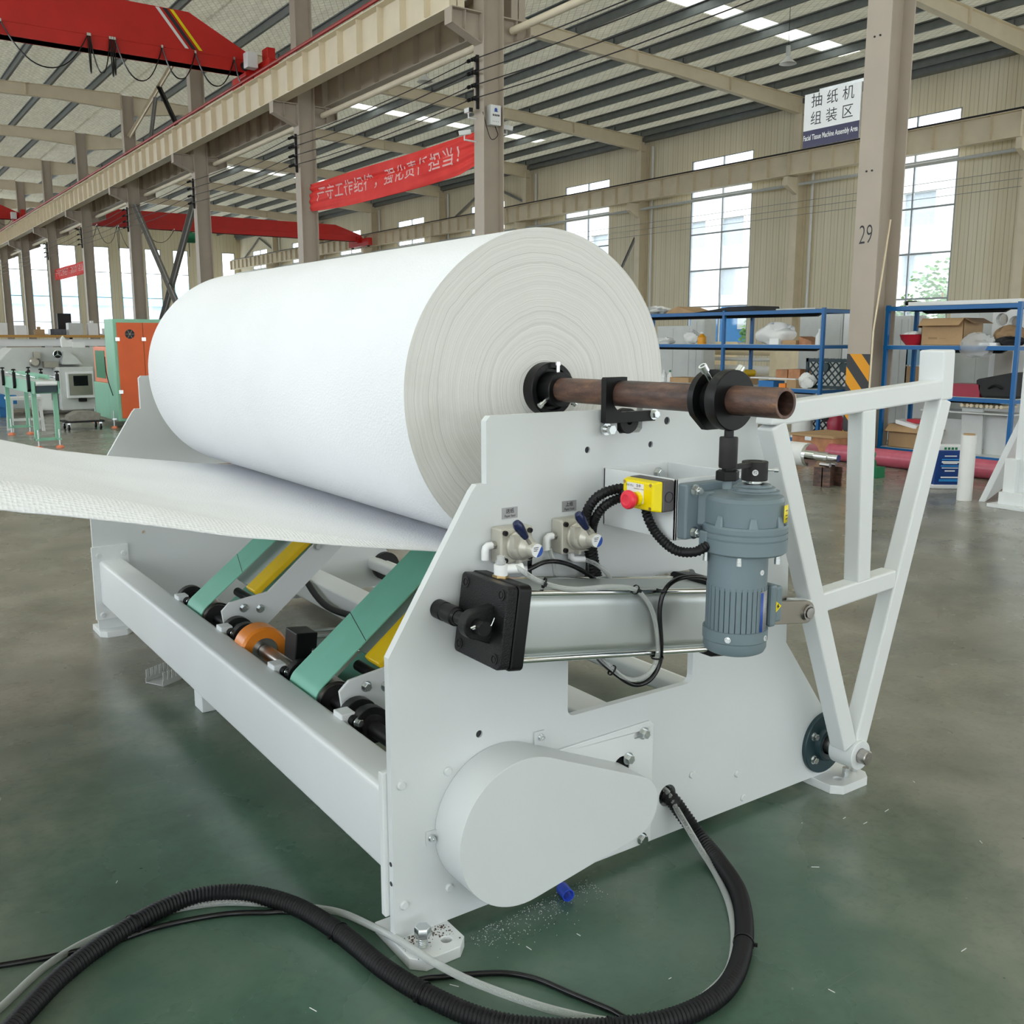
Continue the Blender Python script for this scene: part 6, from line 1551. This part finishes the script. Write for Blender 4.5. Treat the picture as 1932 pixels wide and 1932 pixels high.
# machines seen behind the racks
t = thing('calender_machine', 'cream calender machine with pale rollers behind the left rack', 'machine', (13.7, 11.1, 0))
for y in (10.1, 12.1): MB().box(13.2, 14.4, y - .07, y + .07, 0, 1.45).build('side_frame', M['cream'], t, smooth=0, bevel=.02)
for z in (1.28, 1.12, .92): MB().cyl((13.5, 10.17, z), (13.5, 12.03, z), .085 if z != 1.12 else .035, seg=24).build('roller', M['cream'] if z > 1.2 else M['film'], t)
MB().box(13.3, 14.4, 10.1, 12.1, .3, .7).build('base', M['cream'], t, smooth=0)
for i, (x0, x1, y0, y1, h, m, lb) in enumerate(((12.5, 13.2, 8.1, 8.95, 1.93, 'lightgrey', 'tall grey machine cabinet behind the left rack, nearer the column'), (12.5, 13.2, 7.6, 8.08, 1.93, 'label', 'tall white machine cabinet behind the left rack at the column'), (12.0, 12.3, 10.66, 11.02, 1.86, 'lightgrey', 'narrow grey column of a machine behind the amber bottle'), (12.3, 12.9, 11.3, 12.2, 1.75, 'lightgrey', 'grey machine side panel behind the left rack beside the roll'),
        (12.5, 13.1, 5.35, 6.25, 1.95, 'lightgrey', 'tall grey machine panel behind the right rack'), (12.0, 12.4, 6.56, 6.83, 1.84, 'lightgrey', 'narrow white grey cabinet just right of the numbered column'))):
    t = thing('machine_cabinet', lb, 'cabinet', ((x0 + x1) / 2, (y0 + y1) / 2, 0))
    MB().box(x0, x1, y0, y1, 0, h).build('cabinet_body', M[m], t, smooth=0, bevel=.01)
    MB().box(x0 - .006, x0 - .001, y0 + .03, (y0 + y1) / 2 - .004, .15, h - .05).build('door', M[m], t, smooth=0); MB().box(x0 - .006, x0 - .001, (y0 + y1) / 2 + .004, y1 - .03, .15, h - .05).build('door', M[m], t, smooth=0)
t = thing('press_machine', 'white machine with round ports behind the right rack', 'machine', (12.2, 5.0, 0))
MB().prism([(4.85, 0), (5.33, 0), (5.33, 1.95), (4.85, 1.95)], 'yz', 12.0, 12.08, [circ(5.02, 1.72, .085, 20), circ(5.20, 1.76, .085, 20)]).build('port_plate', M['label'], t, smooth=0)
MB().box(12.2, 12.6, 4.85, 5.33, 0, 1.95).build('back_housing', M['stainless'], t, smooth=0)
MB().box(11.9, 12.0, 4.95, 5.2, .95, 1.35).build('actuator', M['stainless'], t, smooth=0, bevel=.01)
t = thing('notice_board', 'blue panel over a bare wooden board behind the right rack', 'board', (12.0, 6.4, 0))
MB().box(12.0, 12.03, 6.12, 6.68, 1.13, 1.40).build('blue_panel', mk('pale_blue_board', (.25, .42, .55), .5), t, smooth=0); MB().box(12.0, 12.03, 6.12, 6.68, .86, 1.11).build('wooden_board', M['cardboard'], t, smooth=0); MB().box(12.03, 12.06, 6.1, 6.7, 0, 1.42).build('back_board', M['label'], t, smooth=0)

# stock on the floor in front of the racks
t = thing('wooden_crate', 'reddish plywood crate on the floor in front of the numbered column', 'crate', (9.6, 6.0, 0))
MB().box(9.25, 9.95, 5.72, 6.36, .02, .27).build('crate_box', M['wood'], t, smooth=0, bevel=.004); MB().box(9.23, 9.97, 5.70, 6.38, .27, .30).build('lid', M['cardboard'], t, smooth=0)
MB().box(9.245, 9.249, 6.05, 6.15, .22, .27).build('latch', M['zinc'], t, smooth=0)
for y in (5.8, 6.28): MB().box(9.25, 9.95, y - .04, y + .04, 0, .02).build('skid', M['wood'], t, smooth=0)
t = thing('wrapped_roller', 'steel roller wrapped in white foam resting on a steel stand', 'roller', (7.4, 5.2, 0))
MB().cyl((7.38, 6.1, .30), (7.38, 4.62, .30), .125, seg=40).build('foam_wrap', M['film'], t)
b = MB().cyl((7.38, 4.63, .30), (7.38, 4.58, .30), .122, seg=40); b.cyl((7.38, 4.58, .30), (7.38, 4.36, .30), .048, seg=28); b.cyl((7.38, 4.36, .30), (7.38, 4.24, .30), .036, seg=24); b.build('roller_journal', M['chrome'], t)
for y in (4.36, 5.9):
    o = thing('roller_stand', 'dark steel support block under the near end of the wrapped roller' if y < 5 else 'dark steel support block under the far end of the wrapped roller', 'stand', (7.4, y, 0))
    b = MB().box(7.28, 7.295, y - .1, y + .1, 0, .20); b.box(7.47, 7.485, y - .1, y + .1, 0, .20); b.box(7.28, 7.485, y - .012, y + .002, 0, .20); b.build('angle_plate', M['rust'], o, smooth=0)
    b = MB()
    for x in (7.33, 7.43): b.cyl((x, y - .06, .226), (x, y + .06, .226), .022)
    split_build(b, 'cam_follower', M['steel'], o)
put(MB().cyl((8.35, 4.75, .12), (8.35, 4.52, .12), .09).box(8.28, 8.42, 4.4, 4.62, 0, .12).cyl((8.35, 4.55, .2), (8.3, 4.5, .26), .05).build('green_vise', M['greenpaint'], smooth=30), 'green enamelled vise on the floor beside the wooden crate', 'vise')
t = thing('wrapped_pipe', 'long rose red film wrapped tube lying in front of the right rack', 'roll', (9.2, 4.2, 0))
MB().cyl((9.25, 5.75, .105), (9.25, 2.2, .105), .105, seg=36).build('film_wrap', M['pink'], t); MB().ringcyl((9.25, 2.2, .105), (9.25, 2.19, .105), .104, .07, 32).build('end_ring', M['cardboard'], t)
put(MB().cyl((9.6, 5.5, .05), (9.55, 2.6, .05), .05, seg=24).build('red_tube', M['maroon']), 'thinner dark red tube lying behind the rose red wrapped tube', 'tube')
t = thing('stretch_film_roll', 'tall white stretch film roll standing on the floor', 'roll', (7.7, 3.05, 0))
MB().lathe([(0, .0), (.068, 0), (.068, .615), (.05, .617), (.05, .60), (0, .60)], (7.7, 3.05, 0), (0, 0, 1), 36).build('film_body', M['film'], t); MB().ringcyl((7.7, 3.05, .60), (7.7, 3.05, .63), .052, .042, 28).build('core', M['cardboard'], t)
# blue sack of powder
t = thing('putty_sack', 'blue printed sack standing on the floor', 'sack', (8.2, 3.55, 0))
sx0, sx1, sw_ = Vector((8.08, 3.62, 0)), Vector((8.30, 3.45, 0)), None
dd = (sx1 - sx0).normalized(); nn = Vector((dd.y, -dd.x, 0))
if nn.y > 0: nn = -nn
def slab(z0, z1, o, th, w0=0, w1=0): c = (sx0 + sx1) / 2 + Vector((0, 0, (z0 + z1) / 2)) - nn * (.06 - o); return MB().obox(c, (dd, nn, (0, 0, 1)), ((sx1 - sx0).length / 2 + w0, .06 + th, (z1 - z0) / 2))
slab(.03, .40, 0, 0).build('sack_body', mk('blue_sack_print', (0.005, 0.045, 0.22), .35), t, smooth=0, bevel=.02)
slab(.39, .45, 0, -.005, .008).build('sack_top', M['label'], t, smooth=0, bevel=.01); slab(0, .05, 0, .003, .008).build('sack_base', M['label'], t, smooth=0, bevel=.015)
c0 = (sx0 + sx1) / 2 + nn * .0645
b = MB()
for z, w, h in ((.345, .06, .005), (.285, .085, .009), (.27, .07, .004), (.225, .08, .004), (.195, .05, .006), (.13, .085, .007)): b.obox(c0 + Vector((0, 0, z)), (dd, nn, (0, 0, 1)), (w, .001, h))
b.build('printed_lines', M['label'], t, smooth=0)
b = MB()
for z, w, h in ((.245, .09, .006), (.31, .085, .006), (.10, .10, .012)): b.obox(c0 + Vector((0, 0, z)), (dd, nn, (0, 0, 1)), (w, .0012, h))
split_build(b, 'cyan_band', mk('cyan_print', (0.02, 0.25, 0.62), .35), t, smooth=0)
b = MB(); c1_ = (sx0 + sx1) / 2 + nn * .058
for s in (-.055, -.02, .015, .05): b.obox(c1_ + dd * s + Vector((0, 0, .42)), (dd, nn, (0, 0, 1)), (.012, .0012, .012))
b.build('green_print', M['greenpaint'], t, smooth=0)
# white machine frame and leaning side plate at the right edge
t = thing('leaning_side_plate', 'white painted side plate leaning against the racks at the right edge', 'panel', (8.0, 2.9, 0))
a0, a1 = Vector((7.72, 2.92, 0)), Vector((8.02, 2.62, 1.15)); wv = Vector((.55, .10, .10))
MB().hexa([a0, a0 + wv, a1 + wv, a1, a0 + Vector((.03, -.05, 0)), a0 + wv + Vector((.03, -.05, 0)), a1 + wv + Vector((.03, -.05, .0)), a1 + Vector((.03, -.05, 0))]).build('plate', M['white'], t, smooth=0, bevel=.004)
MB().hexa([a0 + wv * .4 + Vector((-.02, .0, .0)), a0 + wv * .55 + Vector((-.02, 0, .0)), a0 + wv * .62 + Vector((.05, -.04, .2)), a0 + wv * .5 + Vector((.05, -.04, .2)), a0 + wv * .4 + Vector((.03, .02, .0)), a0 + wv * .55 + Vector((.03, .02, .0)), a0 + wv * .62 + Vector((.1, -.02, .2)), a0 + wv * .5 + Vector((.1, -.02, .2))]).build('foot_rib', M['white'], t, smooth=0)
t = thing('machine_chassis', 'white machine frame on a base plate at the right edge', 'machine frame', (7.9, 2.2, 0))
MB().prism([(7.53, 2.735), (7.50, 2.35), (8.6, 1.6), (8.9, 2.2), (8.2, 2.70)], 'xy', 0, .03).build('base_plate', M['white'], t, smooth=0, bevel=.003)
b = MB(); b.box(7.64, 7.72, 2.55, 2.66, .03, .44); b.build('upright_block', M['white'], t, smooth=0, bevel=.003)
MB().box(7.70, 7.80, 2.05, 2.60, .03, 1.25).build('side_panel', M['white'], t, smooth=0, bevel=.003)
MB().box(7.58, 7.70, 2.1, 2.66, .03, .14).build('lower_bar', M['white'], t, smooth=0, bevel=.003)
b = MB()
for z in (.36, .55, .62): b.cyl((7.699, 2.5, z), (7.697, 2.5, z), .01, seg=12)
split_build(b, 'screw_hole', M['ink'], t)
